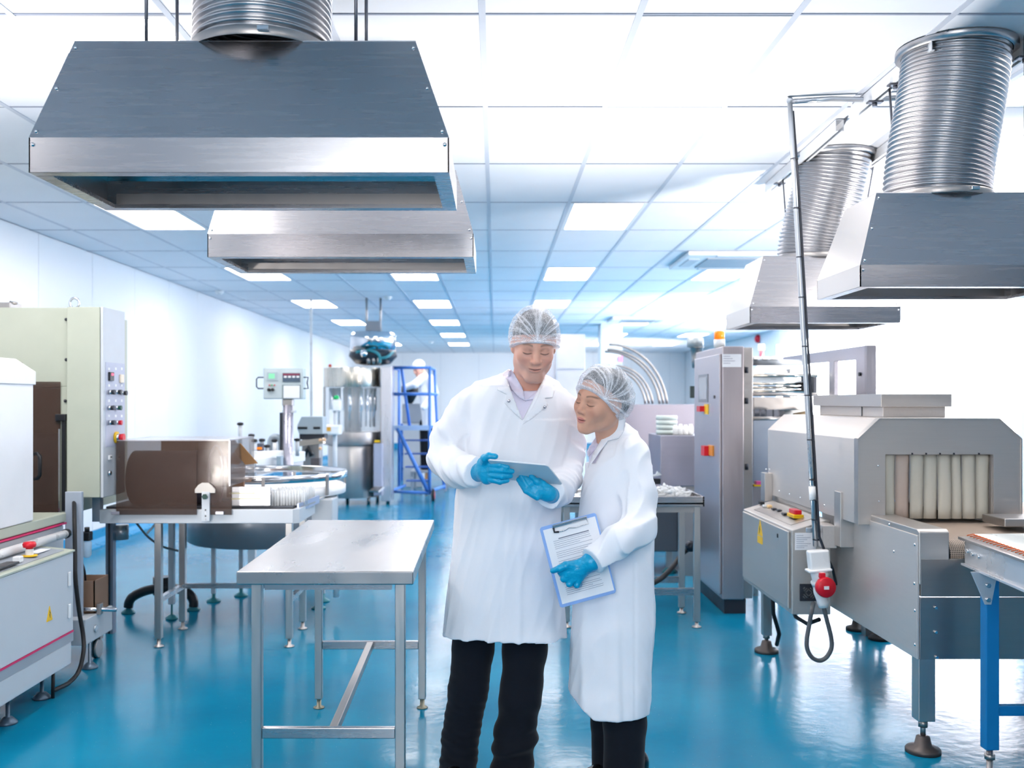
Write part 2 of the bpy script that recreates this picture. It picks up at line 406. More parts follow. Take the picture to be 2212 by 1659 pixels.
# ================================================================== extractor hoods with flexible ducts
def hood(label, x0, x1, yn, yf, zb, zl, zt, tx0, tx1, tyn, tyf, duct, rods, fl=.045, bolts=True):
    t = thing('extractor_hood', label, 'extractor hood', ((x0 + x1) / 2, (yn + yf) / 2, zb), 0, 'suspended stainless extractor hoods')
    th = .004
    obj('front_panel', MB().grid([[(x0, yn, zb), (x1, yn, zb)], [(x0, yn, zl), (x1, yn, zl)], [(tx0, tyn, zt), (tx1, tyn, zt)]], False), steel_h, t, solid=th)
    obj('back_panel', MB().grid([[(x1, yf, zb), (x0, yf, zb)], [(x1, yf, zl), (x0, yf, zl)], [(tx1, tyf, zt), (tx0, tyf, zt)]], False), steel_h, t, solid=th)
    obj('side_panel', MB().grid([[(x0, yf, zb), (x0, yn, zb)], [(x0, yf, zl), (x0, yn, zl)], [(tx0, tyf, zt), (tx0, tyn, zt)]], False), steel_v, t, solid=th)
    obj('side_panel', MB().grid([[(x1, yn, zb), (x1, yf, zb)], [(x1, yn, zl), (x1, yf, zl)], [(tx1, tyn, zt), (tx1, tyf, zt)]], False), steel_v, t, solid=th)
    obj('top_panel', B(tx0, tx1, tyn, tyf, zt - .003, zt + .003), steel_h, t)
    a, b, c, d = x0 + fl, x1 - fl, yn + fl, yf - fl
    m = MB()
    o_ = [(x0, yn), (x1, yn), (x1, yf), (x0, yf)]; i_ = [(a, c), (b, c), (b, d), (a, d)]
    for z in (zb - .001, zb + .012):
        m._add([(*p, z) for p in o_ + i_], [(0, 1, 5, 4), (1, 2, 6, 5), (2, 3, 7, 6), (3, 0, 4, 7)])
    m._add([(*p, z) for z in (zb - .001, zb + .012) for p in i_], [(0, 1, 5, 4), (1, 2, 6, 5), (2, 3, 7, 6), (3, 0, 4, 7)])
    obj('gutter_flange', m, steel_h, t)
    hh = MB()
    hh.box(a + .0, b, yf - .03, yf - .022, zb + .012, zb + .05); obj('inner_gutter', hh, steel_dull, t)
    cx, cy, r, cx2, cy2 = duct
    zc = CEIL + .02
    hgt = zc - zt; nr = int(hgt / .02) * 6; n = 56; vs = []
    path = []; rad = []
    for i in range(nr + 1):
        s = i / nr; e = s * s * (3 - 2 * s)
        path.append((cx + (cx2 - cx) * e, cy + (cy2 - cy) * e, zt + hgt * s)); rad.append(r + .0065 * math.cos(2 * math.pi * i / 6))
    obj('duct', MB().tube(path, rad, n, caps=False), steel_duct, t)
    obj('clamp_band', MB().lathe([(r + .009, zt), (r + .011, zt + .004), (r + .011, zt + .022), (r + .009, zt + .026)], (cx, cy, 0), 48, caps=False), steel_dull, t)
    obj('clamp_screw', B(cx + r * .18, cx + r * .34, cy - r - .024, cy - r - .006, zt + .006, zt + .02), chrome, t, bevel=.002)
    obj('ceiling_collar', MB().lathe([(r + .03, CEIL - .006), (r + .03, CEIL - .03), (r + .008, CEIL - .032)], (cx2, cy2, 0), 48, caps=False), steel_duct, t)
    for (xb, yb, xt, yt) in rods:
        obj('hanger_rod', MB().cyl((xb, yb, zt), (xt, yt, CEIL), .0055, n=8), zinc, t)
    if bolts:
        for s_, xx0, xx1 in ((1, x0, tx0), (-1, x1, tx1)):
            for f_ in (.06, .5, .93):
                x = xx0 + (xx1 - xx0) * f_ + s_ * .014; y = yn + (tyn - yn) * f_; z = zl + (zt - zl) * f_
                obj('bolt', MB().sphere((x, y - .001, z), .006, 8, 4), chrome, t)
            obj('bolt', MB().sphere((xx0 + s_ * .012, yn - .001, zl - .02), .006, 8, 4), chrome, t)
    return t
hood('large brushed steel extractor hood in the left foreground', PX(62, 2.8), PX(970, 2.8), 2.8, 3.36, PZ(372, 2.8), PZ(297, 2.8), PZ(90, 2.92), PX(160, 2.92), PX(898, 2.92), 2.92, 3.24,
     (PX(567, 3.07), 3.07, .205, PX(567, 3.07), 3.1), [(-1.052, 3.0, -1.052, 3.0), (-1.052, 3.29, -1.052, 3.29), (-.42, 3.0, -.42, 3.0), (-.415, 3.2, -.415, 3.2)])
hood('pale brushed steel extractor hood hanging behind the large left one', PX(448, 4.42), PX(1023, 4.42), 4.42, 5.0, PZ(555, 4.42), PZ(505, 4.42), PZ(555, 4.42) + .41, PX(490, 4.54), PX(985, 4.54), 4.54, 4.88,
     (-.70, 4.7, .205, -.70, 4.7), [(-1.0, 4.6, -1.0, 4.6), (-.4, 4.6, -.4, 4.6), (-1.0, 4.85, -1.0, 4.85), (-.4, 4.85, -.4, 4.85)])
hood('steel extractor hood at the right edge above the tunnel machine', PX(1858, 3.9), 2.29, 3.9, 4.42, PZ(619, 3.9), PZ(572, 3.9), PZ(417, 3.98), PX(1893, 3.98), 2.2, 3.98, 4.34,
     (1.848, 4.17, .208, 1.925, 4.16), [(1.772, 4.0, 1.772, 4.17), (1.74, 4.3, 1.79, 4.53), (2.12, 4.25, 2.12, 4.25), (2.14, 4.02, 2.14, 4.02)])
hood('smaller steel extractor hood behind the one at the right edge', PX(1620, 5.75), PX(1945, 5.75), 5.75, 6.35, PZ(697, 5.75), PZ(662, 5.75), PZ(554, 5.85), PX(1648, 5.85), 2.24, 5.85, 6.25,
     (PX(1756, 6.05), 6.05, .208, PX(1803, 5.95), 5.95), [(1.80, 5.95, 1.80, 5.95), (1.83, 6.2, 1.846, 6.4), (2.18, 6.0, 2.29, 6.0), (2.2, 6.2, 2.29, 6.3)])
def channel(label, pa, pb, clamps, w=.041):
    (xa, ya), (xb, yb) = pa, pb
    t = thing('strut_channel', label, 'strut channel', (xa, ya, CEIL - .03), 0, 'white strut channels under the ceiling')
    z = CEIL - .008
    d = Vector((xb - xa, yb - ya, 0)); 
    m = MB()
    for off in (-w / 2, w / 2):
        m.bar((xa + off, ya, z - .03), (xb + off, yb, z - .03), .003, .058)
    m.bar((xa, ya, z), (xb, yb, z), w, .003)
    for off in (-w / 2 + .006, w / 2 - .006): m.bar((xa + off, ya, z - .058), (xb + off, yb, z - .058), .012, .003)
    obj('rail', m, paint_white, t)
    obj('end_bracket', MB().prism([(ya - .05, z + .004), (ya + .02, z + .004), (ya + .02, z - .03)], xa + .021, xa + .027, 'x'), zinc, t)
    for f_ in clamps:
        x, y = xa + (xb - xa) * f_, ya + (yb - ya) * f_
        obj('rod_clamp', B(x - .035, x + .035, y - .02, y + .02, z - .068, z - .058), zinc, t, bevel=.003)
        obj('clamp_nut', MB().cyl((x, y, z - .083), (x, y, z - .068), .012, n=6), zinc, t)
channel('white strut channel under the ceiling above the right-edge hood', (1.775, 4.0), (1.79, 4.95), (.12, .45, .72))
channel('white strut channel under the ceiling above the smaller right hood', (1.80, 5.2), (1.85, 6.75), (.5, .8))
channel('white strut channel on the ceiling right of the flexible ducts', (2.16, 3.8), (2.28, 6.6), (.1, .8))
# ================================================================== steel work table
t = thing('work_table', 'stainless steel work table with scratched top in the centre foreground', 'table', (-.6, 4.1, 0))
ZT = .87
top = MB().prism([(-.880, 3.38), (-.278, 3.38), (-.298, 4.85), (-.914, 4.85)], ZT - .045, ZT, 'z')
obj('table_top', top, steel_top, t, bevel=.004)
LEGS = ((-.827, 3.46), (-.330, 3.46), (-.345, 4.7), (-.833, 4.7))
for (x, y) in LEGS:
    l = obj('leg', B(x - .0175, x + .0175, y - .0175, y + .0175, .045, ZT - .045), steel_v, t, bevel=.003)
    obj('foot', MB().lathe([(.026, 0), (.026, .005), (.011, .012), (.011, .046)], (x, y, 0), 14), mat('foot_brass_grey', '#a39e8a', .4, .7), l)
zr = .298
obj('cross_rail', B(-.81, -.347, 3.448, 3.472, zr - .019, zr + .019), steel_h, t, bevel=.003)
obj('cross_rail', B(-.816, -.362, 4.688, 4.712, zr - .019, zr + .019), steel_h, t, bevel=.003)
obj('long_rail', MB().bar((-.565, 3.472, zr), (-.59, 4.688, zr), .03, .035), steel_dull, t, bevel=.003)
obj('under_frame', B(-.80, -.36, 3.45, 3.47, ZT - .075, ZT - .046), steel_h, t)
# ================================================================== heat tunnel on the right with its control box
steel_oven = mat('oven_steel', '#cfc9c5', .42, .62, var=.03, scale=2.2, stretch=(40, 3, 40), rvar=.05, bump=.02, bscale=7)
steel_front = steel('oven_front_steel', '#c2bdb9', .42, (2, 40, 60))
t = thing('heat_tunnel', 'stainless steel heat tunnel with cream strip curtain on the right', 'packaging machine', (2.05, 5.0, 0))
YF = 4.58; YE = 6.1
U = [(1.67, .88), (1.67, 1.275), (1.768, 1.367), (2.318, 1.367), (2.42, 1.275), (2.42, .88), (2.292, .88), (2.292, 1.203), (1.796, 1.203), (1.796, .88)]
obj('tunnel_shell', MB().prism(U, YF + .012, YE, 'y'), steel_oven, t, bevel=.002, seg=1)
obj('front_plate', MB().prism(U, YF, YF + .0115, 'y'), steel_front, t, bevel=.0015, seg=1)
# bright folded lip round the front
lip = MB(); ring = [(1.67, .88), (1.67, 1.275), (1.768, 1.367), (2.318, 1.367), (2.42, 1.275), (2.42, .88)]
for a, b in zip(ring[:-1], ring[1:]): lip.bar((a[0], YF + .02, a[1]), (b[0], YF + .02, b[1]), .05, .006, up=(a[1] - b[1], 0, b[0] - a[0]))
obj('folded_lip', lip, steel_v, t)
cur = [1913, 1940, 1971, 2001, 2031, 2061, 2085, 2115, 2146]
cm = [mat('cream_curtain', '#c9c6ba', .65, 0, var=.03, sss=0), mat('pink_lit_curtain', '#c4b3a8', .65, 0, var=.03)]  # pinkish light on one strip is put into its colour
for i in range(8):
    xa, xb = PX(cur[i], YF), PX(cur[i + 1], YF)
    rows = []
    for z in np.linspace(.905, 1.2, 7):
        sag = .012 * math.sin((z - .9) * 9 + i) + (.01 if i == 0 else 0) * (1.2 - z) * 4
        rows.append([(xa + .001 + (xb - xa - .002) * u + (.02 * (1.2 - z) if i == 0 and u < .9 else 0), YF + .03 - .012 * math.sin(math.pi * u) + sag * .4 + (i % 2) * .004, z) for u in (0, .25, .5, .75, 1)])
    obj('curtain_strip', MB().grid(rows), cm[1] if i == 1 else cm[0], t, solid=.003)
for i in (2, 3, 4, 5, 7):
    x = PX(cur[i], YF); obj('curtain_clip', B(x - .005, x + .002, YF - .004, YF + .01, 1.203, 1.211), dark_metal, t)
# stacked exhaust box on the roof
obj('roof_box', B(1.955, 2.27, 5.02, 6.0, 1.367, 1.42), steel_oven, t, bevel=.002)
obj('roof_cover', B(1.93, 2.285, 4.98, 6.05, 1.42, 1.485), steel_front, t, bevel=.002)
obj('cover_seam', B(1.952, 1.954, 5.3, 5.31, 1.37, 1.42), dark_metal, t)
# bed / conveyor outfeed
YB0 = 4.06
obj('bed_cheek', MB().prism([(YB0, .806), (YB0, .915), (YB0 + .02, .925), (4.7, .925), (4.7, .70), (YB0, .70)], 1.728, 1.852, 'x'), steel_front, t, bevel=.004)
obj('bed_side', B(1.722, 1.732, YB0 + .004, 5.25, .394, .90), steel_oven, t, bevel=.002)
obj('bed_front_panel', MB().prism([(1.735, .652), (3.0, .652), (3.0, .806), (1.855, .806), (1.855, .804), (1.735, .804)], YB0 - .001, YB0 + .02, 'y'), steel('bed_front_steel', '#a8a19c', .4, (2, 40, 60)), t, bevel=.002)
obj('bed_skirt', B(1.735, 3.0, YB0 + .008, YB0 + .03, .394, .646), steel('bed_skirt_steel', '#b0a9a6', .33, (2, 40, 60)), t, bevel=.002)
obj('rear_skirt', B(1.69, 1.70, 5.26, 6.1, .55, .879), steel_oven, t)
obj('bed_floor', B(1.732, 3.0, YB0 + .03, 5.25, .398, .41), steel_dull, t)
obj('bed_cheek', B(2.95, 3.05, YB0, 4.7, .64, .925), steel_front, t, bevel=.004)
for (px, py) in ((2022, 1313), (2022, 1366), (2024, 1420)): 
    q = P(px, py, YB0); obj('bolt', MB().cyl((q[0], YB0 + .009, q[2]), (q[0], YB0 - .004, q[2]), .008, .006, n=8), chrome, t)
for (yy, z) in ((4.085, .86), (4.09, .70), (4.085, .59), (4.085, .45), (4.3, .80), (4.35, .91)):
    obj('bolt', MB().sphere((1.722, yy, z), .007, 8, 4, sx=.6), chrome, t)
def mesh_belt():
    m = bpy.data.materials.new('woven_belt'); m.use_nodes = True
    nt = m.node_tree; N = nt.nodes; L = nt.links; b = N['Principled BSDF']
    tc = N.new('ShaderNodeTexCoord'); mp = N.new('ShaderNodeMapping'); mp.inputs['Scale'].default_value = (1, 1, 1); L.new(tc.outputs['UV'], mp.inputs[0])
    ch = N.new('ShaderNodeTexBrick'); ch.offset = 0; ch.inputs['Scale'].default_value = 1.0
    ch.inputs['Brick Width'].default_value = .0075; ch.inputs['Row Height'].default_value = .0075; ch.inputs['Mortar Size'].default_value = .0017; ch.inputs['Mortar Smooth'].default_value = .4
    ch.inputs['Color1'].default_value = (*lin('#4d453f'), 1); ch.inputs['Color2'].default_value = (*lin('#564d45'), 1); ch.inputs['Mortar'].default_value = (*lin('#cbb7a6'), 1)
    L.new(mp.outputs[0], ch.inputs['Vector']); L.new(ch.outputs['Color'], b.inputs['Base Color']); b.inputs['Roughness'].default_value = .6
    bp = N.new('ShaderNodeBump'); bp.inputs['Strength'].default_value = .5; bp.inputs['Distance'].default_value = .003; L.new(ch.outputs['Fac'], bp.inputs['Height']); L.new(bp.outputs[0], b.inputs['Normal'])
    return m
BELT = mesh_belt()
prof = []
for a in np.linspace(-150, 90, 15): prof.append((4.135 - .062 * math.cos(math.radians(a)), .815 + .062 * math.sin(math.radians(a))))
prof += [(4.3, .88), (4.6, .885), (5.0, .885), (5.6, .885)]
bx0, bx1 = 1.862, 2.94
bo = obj('mesh_belt', MB().grid([[(bx0, y, z), (bx1, y, z)] for y, z in prof]), BELT, t)
uv = bo.data.uv_layers.new(name='uv'); Mi = ROOTM[t.name].inverted()
arc = [0.]
for a, b in zip(prof[:-1], prof[1:]): arc.append(arc[-1] + math.dist(a, b))
for lp in bo.data.loops:
    i = lp.vertex_index; uv.data[lp.index].uv = ((bx0 if i % 2 == 0 else bx1), arc[i // 2])
obj('drive_roller', MB().cyl((1.86, 4.135, .815), (2.95, 4.135, .815), .058, n=24), dark_metal, t)
obj('guide_rail', B(2.20, 2.95, 4.3, 4.5, .905, .94), steel_dull, t, bevel=.004)
# legs
l = obj('leg', B(1.733, 1.802, 4.075, 4.145, .135, .394), steel_v, t, bevel=.003)
foot_m = mat('foot_bronze', '#57504e', .45, .5)
def foot(par, x, y, z, r=.07, m=foot_m):
    obj('foot_disc', MB().lathe([(r, 0), (r, .014), (r * .93, .02), (r * .5, .03), (r * .38, .065), (r * .22, .07)], (x, y, 0), 28), m, par)
    obj('foot_spindle', MB().cyl((x, y, .06), (x, y, z), .0105, n=12), steel_dull, par)
    obj('foot_nut', MB().cyl((x, y, z - .03), (x, y, z - .002), .02, n=6), steel_dull, par)
foot(l, 1.766, 4.11, .135)
for (x, y) in ((2.29, 6.30), (2.34, 6.05)):
    lb = obj('leg', B(x - .03, x + .03, y - .03, y + .03, .12, .40), steel_v, t); foot(lb, x, y, .12, .07, black_rubber)
# side brackets and control box
def cover(px0, px1, py0, py1, Y, dpt=.09):
    x0, x1, z0, z1 = PX(px0, Y), PX(px1, Y), PZ(py1, Y), PZ(py0, Y)
    o = obj('cover_box', B(x0, max(x1, 1.672), Y, Y + dpt, z0, z1), steel_v, t, bevel=.003)
    for dx in (.25, .7): obj('rivet', MB().sphere((x0 + (x1 - x0) * dx, Y + .012, z1 + .022), .006, 8, 4), chrome, o)
cover(1815, 1850, 1063, 1183, 4.78); cover(1652, 1669, 1022, 1084, 6.0)
obj('support_arm', B(1.6, 1.668, 4.86, 5.02, .73, .84), steel_oven, t, bevel=.003)
for (yy, z) in ((4.62, 1.22), (4.62, 1.09), (4.62, .98), (4.62, .93)): obj('rivet', MB().sphere((1.67, yy, z), .006, 8, 4, sx=.6), chrome, t)
for k in range(6): obj('rivet', MB().sphere((1.67, 4.85 + .2 * k, .92), .006, 8, 4, sx=.6), chrome, t)
for (px, py) in ((1897, 1006), (1899, 1083)):
    q = P(px, py, YF); obj('rivet', MB().sphere((q[0], YF, q[2]), .005, 8, 4, sy=.6), chrome, t)
cb = obj('control_box', MB().prism([(1.49, .376), (1.685, .376), (1.685, .852), (1.66, .852), (1.49, .80)], 5.0, 5.98, 'y'), steel('box_steel', '#c8c4c0', .46, (40, 3, 40)), t, bevel=.004)
obj('box_door', B(1.477, 1.4895, 5.03, 5.95, .40, .79), steel('door_steel', '#c6c2be', .46, (40, 3, 40)), cb, bevel=.004)
sl = (.852 - .80) / .17
def topz(x): return .80 + (x - 1.49) * sl
obj('button_plate', MB().quad((1.52, 5.12, topz(1.52) + .003), (1.64, 5.12, topz(1.64) + .003), (1.64, 5.85, topz(1.64) + .003), (1.52, 5.85, topz(1.52) + .003)), steel_v, cb, solid=-.002)
def topbtn(name, px, py, w, d, h, m):
    # locate the button on the sloping lid
    bestY = None
    for Y in np.linspace(5.05, 5.95, 200):
        x = PX(px, Y)
        if abs(PZ(py, Y) - topz(x)) < .004 and bestY is None: bestY = Y
    Y = bestY or 5.4; x = min(1.64, max(1.51, PX(px, Y))); z = topz(x)
    obj(name, B(x - w / 2, x + w / 2, Y - d / 2, Y + d / 2, z + .002, z + h), m, cb, bevel=.003)
    return x, Y, z
x, y, z = topbtn('switch_base', 1718, 1117, .055, .12, .022, yellow_plastic)
obj('switch_handle', B(x - .02, x + .02, y - .05, y + .05, z + .022, z + .045), red_plastic, cb, bevel=.004)
topbtn('button', 1696, 1112, .03, .05, .014, black_plastic); topbtn('button', 1683, 1104, .025, .04, .012, dark_metal); topbtn('button', 1672, 1101, .025, .04, .012, dark_metal)
topbtn('button', 1662, 1096, .025, .035, .018, mat('amber_button', '#ffd9a0', .3)); topbtn('button', 1653, 1095, .025, .035, .016, white_plastic); topbtn('button', 1645, 1089, .028, .04, .02, black_plastic)
wy = 5.55
wt = obj('warning_triangle', MB().prism([(wy - .05, .70), (wy + .05, .70), (wy, .80 - .012)], 1.4745, 1.4775, 'x'), yellow_plastic, cb)
obj('warning_bolt', MB().prism([(wy - .006, .755), (wy + .008, .735), (wy + .001, .737), (wy + .006, .712), (wy - .008, .738), (wy, .738)], 1.473, 1.4748, 'x'), black_plastic, cb)
obj('warning_plate', MB().prism([(wy - .05, .655), (wy + .05, .655), (wy + .05, .695), (wy - .05, .695)], 1.4745, 1.4775, 'x'), yellow_plastic, cb)
obj('door_lock', B(1.474, 1.478, 5.2, 5.215, .735, .755), black_plastic, cb)
pl = obj('rating_plate', B(PX(1717, 5), PX(1762, 5), 4.9965, 5.0, PZ(1188, 5), PZ(1151, 5)), paper, cb)
for k in range(7):
    zz = PZ(1156 + 4.4 * k, 5); obj('print_line', B(PX(1720, 5), PX(1735 + (k * 37 % 22), 5), 4.9955, 4.9966, zz - .0025, zz), ink, cb)
gx0, gx1, gz0, gz1 = PX(1727, 5), PX(1764, 5), PZ(1298, 5), PZ(1261, 5)
gr = obj('fan_grille', B(gx0, gx1, 4.992, 5.0, gz0, gz1), dark_metal, cb, bevel=.002)
gc = ((gx0 + gx1) / 2, (gz0 + gz1) / 2); gh = (gx1 - gx0) * .42
for q in range(4):
    for k in range(3):
        a = math.pi / 4 + q * math.pi / 2; off = gh * (.35 + .28 * k)
        c_ = Vector((gc[0] + math.cos(a) * off, 4.99, gc[1] + math.sin(a) * off)); dv = Vector((-math.sin(a), 0, math.cos(a))) * gh * .42
        if k == 0 or True: obj('grille_slat', MB().bar(c_ - dv * (1 - .3 * k), c_ + dv * (1 - .3 * k), .005, .007, up=(0, 1, 0)), grey_cable, cb)
cl_ = obj('box_leg', B(1.54, 1.59, 5.72, 5.77, .10, .376), steel_v, t); foot(cl_, 1.565, 5.745, .11, .068)
obj('cable', MB().tube([(1.56, 5.6, .38), (1.57, 5.62, .25), (1.62, 5.68, .12), (1.64, 5.8, .03)], .012, 8), black_rubber, t)
obj('cable', MB().tube([(1.58, 5.35, .38), (1.60, 5.3, .30), (1.63, 5.2, .285), (1.66, 5.1, .33)], .011, 8), black_rubber, t)

# ---- electrical drop: conduit from the ceiling with a red industrial plug
e = thing('electrical_drop', 'leaning metal conduit from the ceiling with red industrial plug and looped cable', 'conduit', (1.5, 4.85, 0))
top_ = Vector(P(1706, 206, 4.83)); bot_ = Vector(P(1762, 1180, 4.86))
top_.z = CEIL - .02
galv = mat('galvanised_conduit', '#b9bfc6', .3, .85)
def along(f): return top_ + (bot_ - top_) * f
obj('conduit_pipe', MB().tube([along(0), along(.25), along(.5), along(.75), along(1)], .0125, 14), galv, e)
obj('conduit_run', MB().tube([top_ + Vector((0, 0, -.005)), Vector((1.62, 4.80, CEIL - .02)), Vector((1.78, 4.78, CEIL - .03)), Vector((2.2, 4.7, CEIL - .03))], .0125, 12), galv, e)
obj('elbow_cap', MB().sphere(tuple(top_), .017, 12, 8), galv, e)
cb_path = [along(.0) + Vector((.016, .0, -.05))] + [along(f) + Vector((.018, -.004, 0)) for f in (.2, .4, .6, .8, .86, .9)] + [Vector(P(1770, 1160, 4.84)), Vector(P(1783, 1195, 4.85)), Vector(P(1799, 1230, 4.88)), Vector(P(1806, 1262, 4.97))]
obj('supply_cable', MB().tube(cb_path, [.006] * 4 + [.007] * 7, 8), dark_metal, e)
for f in (.13, .24, .35, .44, .55, .66, .76, .85, .895, .94, .985):
    c_ = along(f); obj('cable_tie', MB().lathe([(.019, -.003), (.019, .003)], (c_.x + .006, c_.y, c_.z), 12, caps=False), dark_metal, e)
obj('cable_gland', MB().tube([along(.865), along(.895)], .017, 12), white_plastic, e)
cl = along(.965); obj('pipe_clip', B(cl.x - .035, cl.x + .035, cl.y + .012, cl.y + .03, cl.z - .012, cl.z + .012), galv, e, bevel=.003)
Yp = 4.84
def Q(px, py, dy=0): return Vector(P(px, py, Yp + dy))
ax = (Q(1771, 1240) - Q(1766, 1190)).normalized()
Rp = Matrix.Rotation(-math.atan2(ax.x, -ax.z), 3, 'Y')
sb = obj('socket_box', MB().obox(Q(1768, 1210), (.098, .06, .10), Rp), white_plastic, e, bevel=.008)
obj('socket_hood', MB().obox(Q(1768, 1231, -.005), (.112, .075, .012), Rp), white_plastic, sb, bevel=.004)
obj('socket_neck', MB().tube([Q(1769, 1232), Q(1773, 1256)], [.043, .038], 20), white_plastic, sb)
obj('plug_ring', MB().tube([Q(1772, 1252), Q(1775, 1262)], [.048, .046], 24), white_plastic, sb)
rc = Q(1782, 1268, -.05)
obj('red_lid', MB().lathe([(.001, -.016), (.041, -.016), (.047, -.01), (.049, .004), (.049, .016), (.044, .022), (.001, .022)], tuple(rc), 32, R=Matrix.Rotation(math.radians(90), 3, 'X') @ Matrix.Rotation(math.radians(8), 3, 'Y')), red_plastic, sb)
obj('lid_hinge', MB().obox(rc + Vector((-.012, .01, .055)), (.03, .03, .025)), red_plastic, sb, bevel=.004)
obj('lid_badge', B(rc.x - .012, rc.x + .012, rc.y - .025, rc.y - .0225, rc.z - .008, rc.z + .008), white_plastic, sb)
obj('plug_body', MB().tube([Q(1771, 1256), Q(1772, 1280), Q(1776, 1297), Q(1778, 1301), Q(1779, 1312)], [.034, .032, .026, .029, .022], 20), white_plastic, e)
loop = [Q(1779, 1310), Q(1785, 1335), Q(1795, 1375), Q(1796, 1400), Q(1785, 1420), Q(1770, 1427), Q(1754, 1420), Q(1744, 1402), Q(1743, 1380), Q(1749, 1345), Q(1754, 1315), Q(1757, 1303, .12)]
def smooth_path(p, n=6):
    out = []
    for i in range(len(p) - 1):
        p0, p1, p2, p3 = p[max(i - 1, 0)], p[i], p[i + 1], p[min(i + 2, len(p) - 1)]
        for j in range(n):
            t_ = j / n; out.append(.5 * ((2 * p1) + (p2 - p0) * t_ + (2 * p0 - 5 * p1 + 4 * p2 - p3) * t_ ** 2 + (3 * p1 - p0 - 3 * p2 + p3) * t_ ** 3))
    out.append(p[-1]); return out
obj('loop_cable', MB().tube(smooth_path(loop), .0105, 10), grey_cable, e)

# ---- roller conveyor in the right corner
rc_ = thing('roller_conveyor', 'roller conveyor with blue legs in the lower right corner', 'conveyor', (2.3, 3.4, 0))
alu = mat('white_alu_rail', '#d9dbe0', .3, .6)
xr0 = 1.895; ya, yb = 2.6, 4.02; zc = .90
sk = -.09   # the rail runs slightly askew
def railx(y): return xr0 + (4.02 - y) * sk
obj('side_rail', MB().prism([(railx(yb), yb), (railx(ya), ya), (railx(ya) + .03, ya), (railx(yb) + .03, yb)], zc - .105, zc - .012, 'z'), alu, rc_, bevel=.003)
obj('rail_lip', MB().prism([(railx(yb) - .012, yb + .03), (railx(ya) - .012, ya), (railx(ya) + .03, ya), (railx(yb) + .03, yb + .03)], zc - .012, zc - .002, 'z'), steel_dull, rc_)
obj('rail_foot', MB().prism([(railx(yb) - .015, yb + .0), (railx(ya) - .015, ya), (railx(ya) + .05, ya), (railx(yb) + .05, yb + .0)], zc - .112, zc - .104, 'z'), alu, rc_)
n_r = 44
rm = mat('pale_roller', '#dfe3e2', .3, .2)
om = mat('orange_drive_cord', '#d96a3a', .5)
for k in range(n_r):
    y = yb - .015 - k * .032
    if y < ya: break
    x = railx(y)
    obj('roller', MB().cyl((x + .035, y, zc + .002), (x + .75, y + .04, zc + .002), .013, n=10), rm, rc_)
    obj('drive_cord', MB().tube([(x + .012, y + .016, zc + .006), (x + .03, y, zc + .014), (x + .04, y - .016, zc + .006)], .0025, 6), om, rc_)
for (y, dz) in ((3.98, -.05), (3.93, -.055), (3.87, -.055)): obj('bolt', MB().cyl((railx(y) - .008, y, zc + dz), (railx(y) + .002, y, zc + dz), .009, n=8), chrome, rc_)
lx, ly = railx(3.86) + .01, 3.86
lg = obj('leg', B(lx + .003, lx + .055, ly - .02, ly + .03, .10, zc - .115), blue_paint, rc_, bevel=.004)
obj('leg_bracket', MB().prism([(lx - .06, zc - .108), (lx + .045, zc - .108), (lx + .02, zc - .235), (lx - .005, zc - .235)], ly - .028, ly - .022, 'y'), alu, rc_, bevel=.002)
for dz in (-.16, -.215): obj('bolt', MB().cyl((lx + .005, ly - .04, zc + dz), (lx + .005, ly - .02, zc + dz), .009, n=6), chrome, rc_)
obj('leg_foot', MB().lathe([(.04, 0), (.04, .01), (.012, .02), (.012, .105)], (lx + .029, ly + .005, 0), 16), steel_dull, lg)
obj('leg_nut', MB().cyl((lx + .029, ly + .005, .06), (lx + .029, ly + .005, .08), .02, n=8), steel_dull, lg)
obj('cross_member', B(lx + .055, lx + .7, ly - .01, ly + .02, .23, .27), blue_paint, rc_, bevel=.003)
lg2 = obj('leg', B(lx + .70, lx + .75, ly - .02, ly + .03, .02, zc - .115), blue_paint, rc_, bevel=.004)
lg3 = obj('leg', B(railx(2.7) + .0, railx(2.7) + .05, 2.7, 2.75, .02, zc - .115), blue_paint, rc_, bevel=.004)
obj('leg', B(railx(2.7) + .7, railx(2.7) + .75, 2.7, 2.75, .02, zc - .115), blue_paint, rc_, bevel=.004)
obj('side_rail', MB().prism([(railx(yb) + .76, yb), (railx(ya) + .76, ya), (railx(ya) + .79, ya), (railx(yb) + .79, yb)], zc - .105, zc - .012, 'z'), alu, rc_, bevel=.003)
# ================================================================== packaging machine on the left edge
smoke = mat('smoked_acrylic', '#574740', .08, 0, var=.02, alpha=.58, spec=.12)
clear_pl = mat('clear_plastic', '#dfe6ea', .1, 0, var=.0, alpha=.45)
pm = thing('packaging_machine', 'cream and grey packaging machine with control panel at the left edge', 'packaging machine', (-2.5, 5.0, 0))
# lower cabinet with sloping console
obj('lower_cabinet', B(-2.75, -2.12, 3.5, 5.0, .30, .69), paint_grey, pm, bevel=.004)
obj('cabinet_plinth', B(-2.75, -2.122, 3.5, 4.98, .138, .245), paint_grey, pm, bevel=.003)
obj('plinth_band', B(-2.74, -2.1195, 3.5, 5.0, .247, .298), paint_midgrey, pm)
obj('plinth_stripe', B(-2.70, -2.1175, 3.5, 5.001, .292, .2995), magenta, pm)
obj('chassis_beam', B(-2.7, -2.2, 3.5, 4.55, .09, .137), paint_grey, pm)
obj('console_lid', MB().prism([(-2.115, .692), (-2.115, .702), (-2.30, .722), (-2.30, .692)], 3.5, 5.01, 'y'), paint_cream, pm, bevel=.002)
obj('console_plate', MB().quad((-2.145, 3.5, .708), (-2.145, 4.95, .708), (-2.28, 4.95, .7235), (-2.28, 3.5, .7235)), paint_midgrey, pm, solid=-.002)
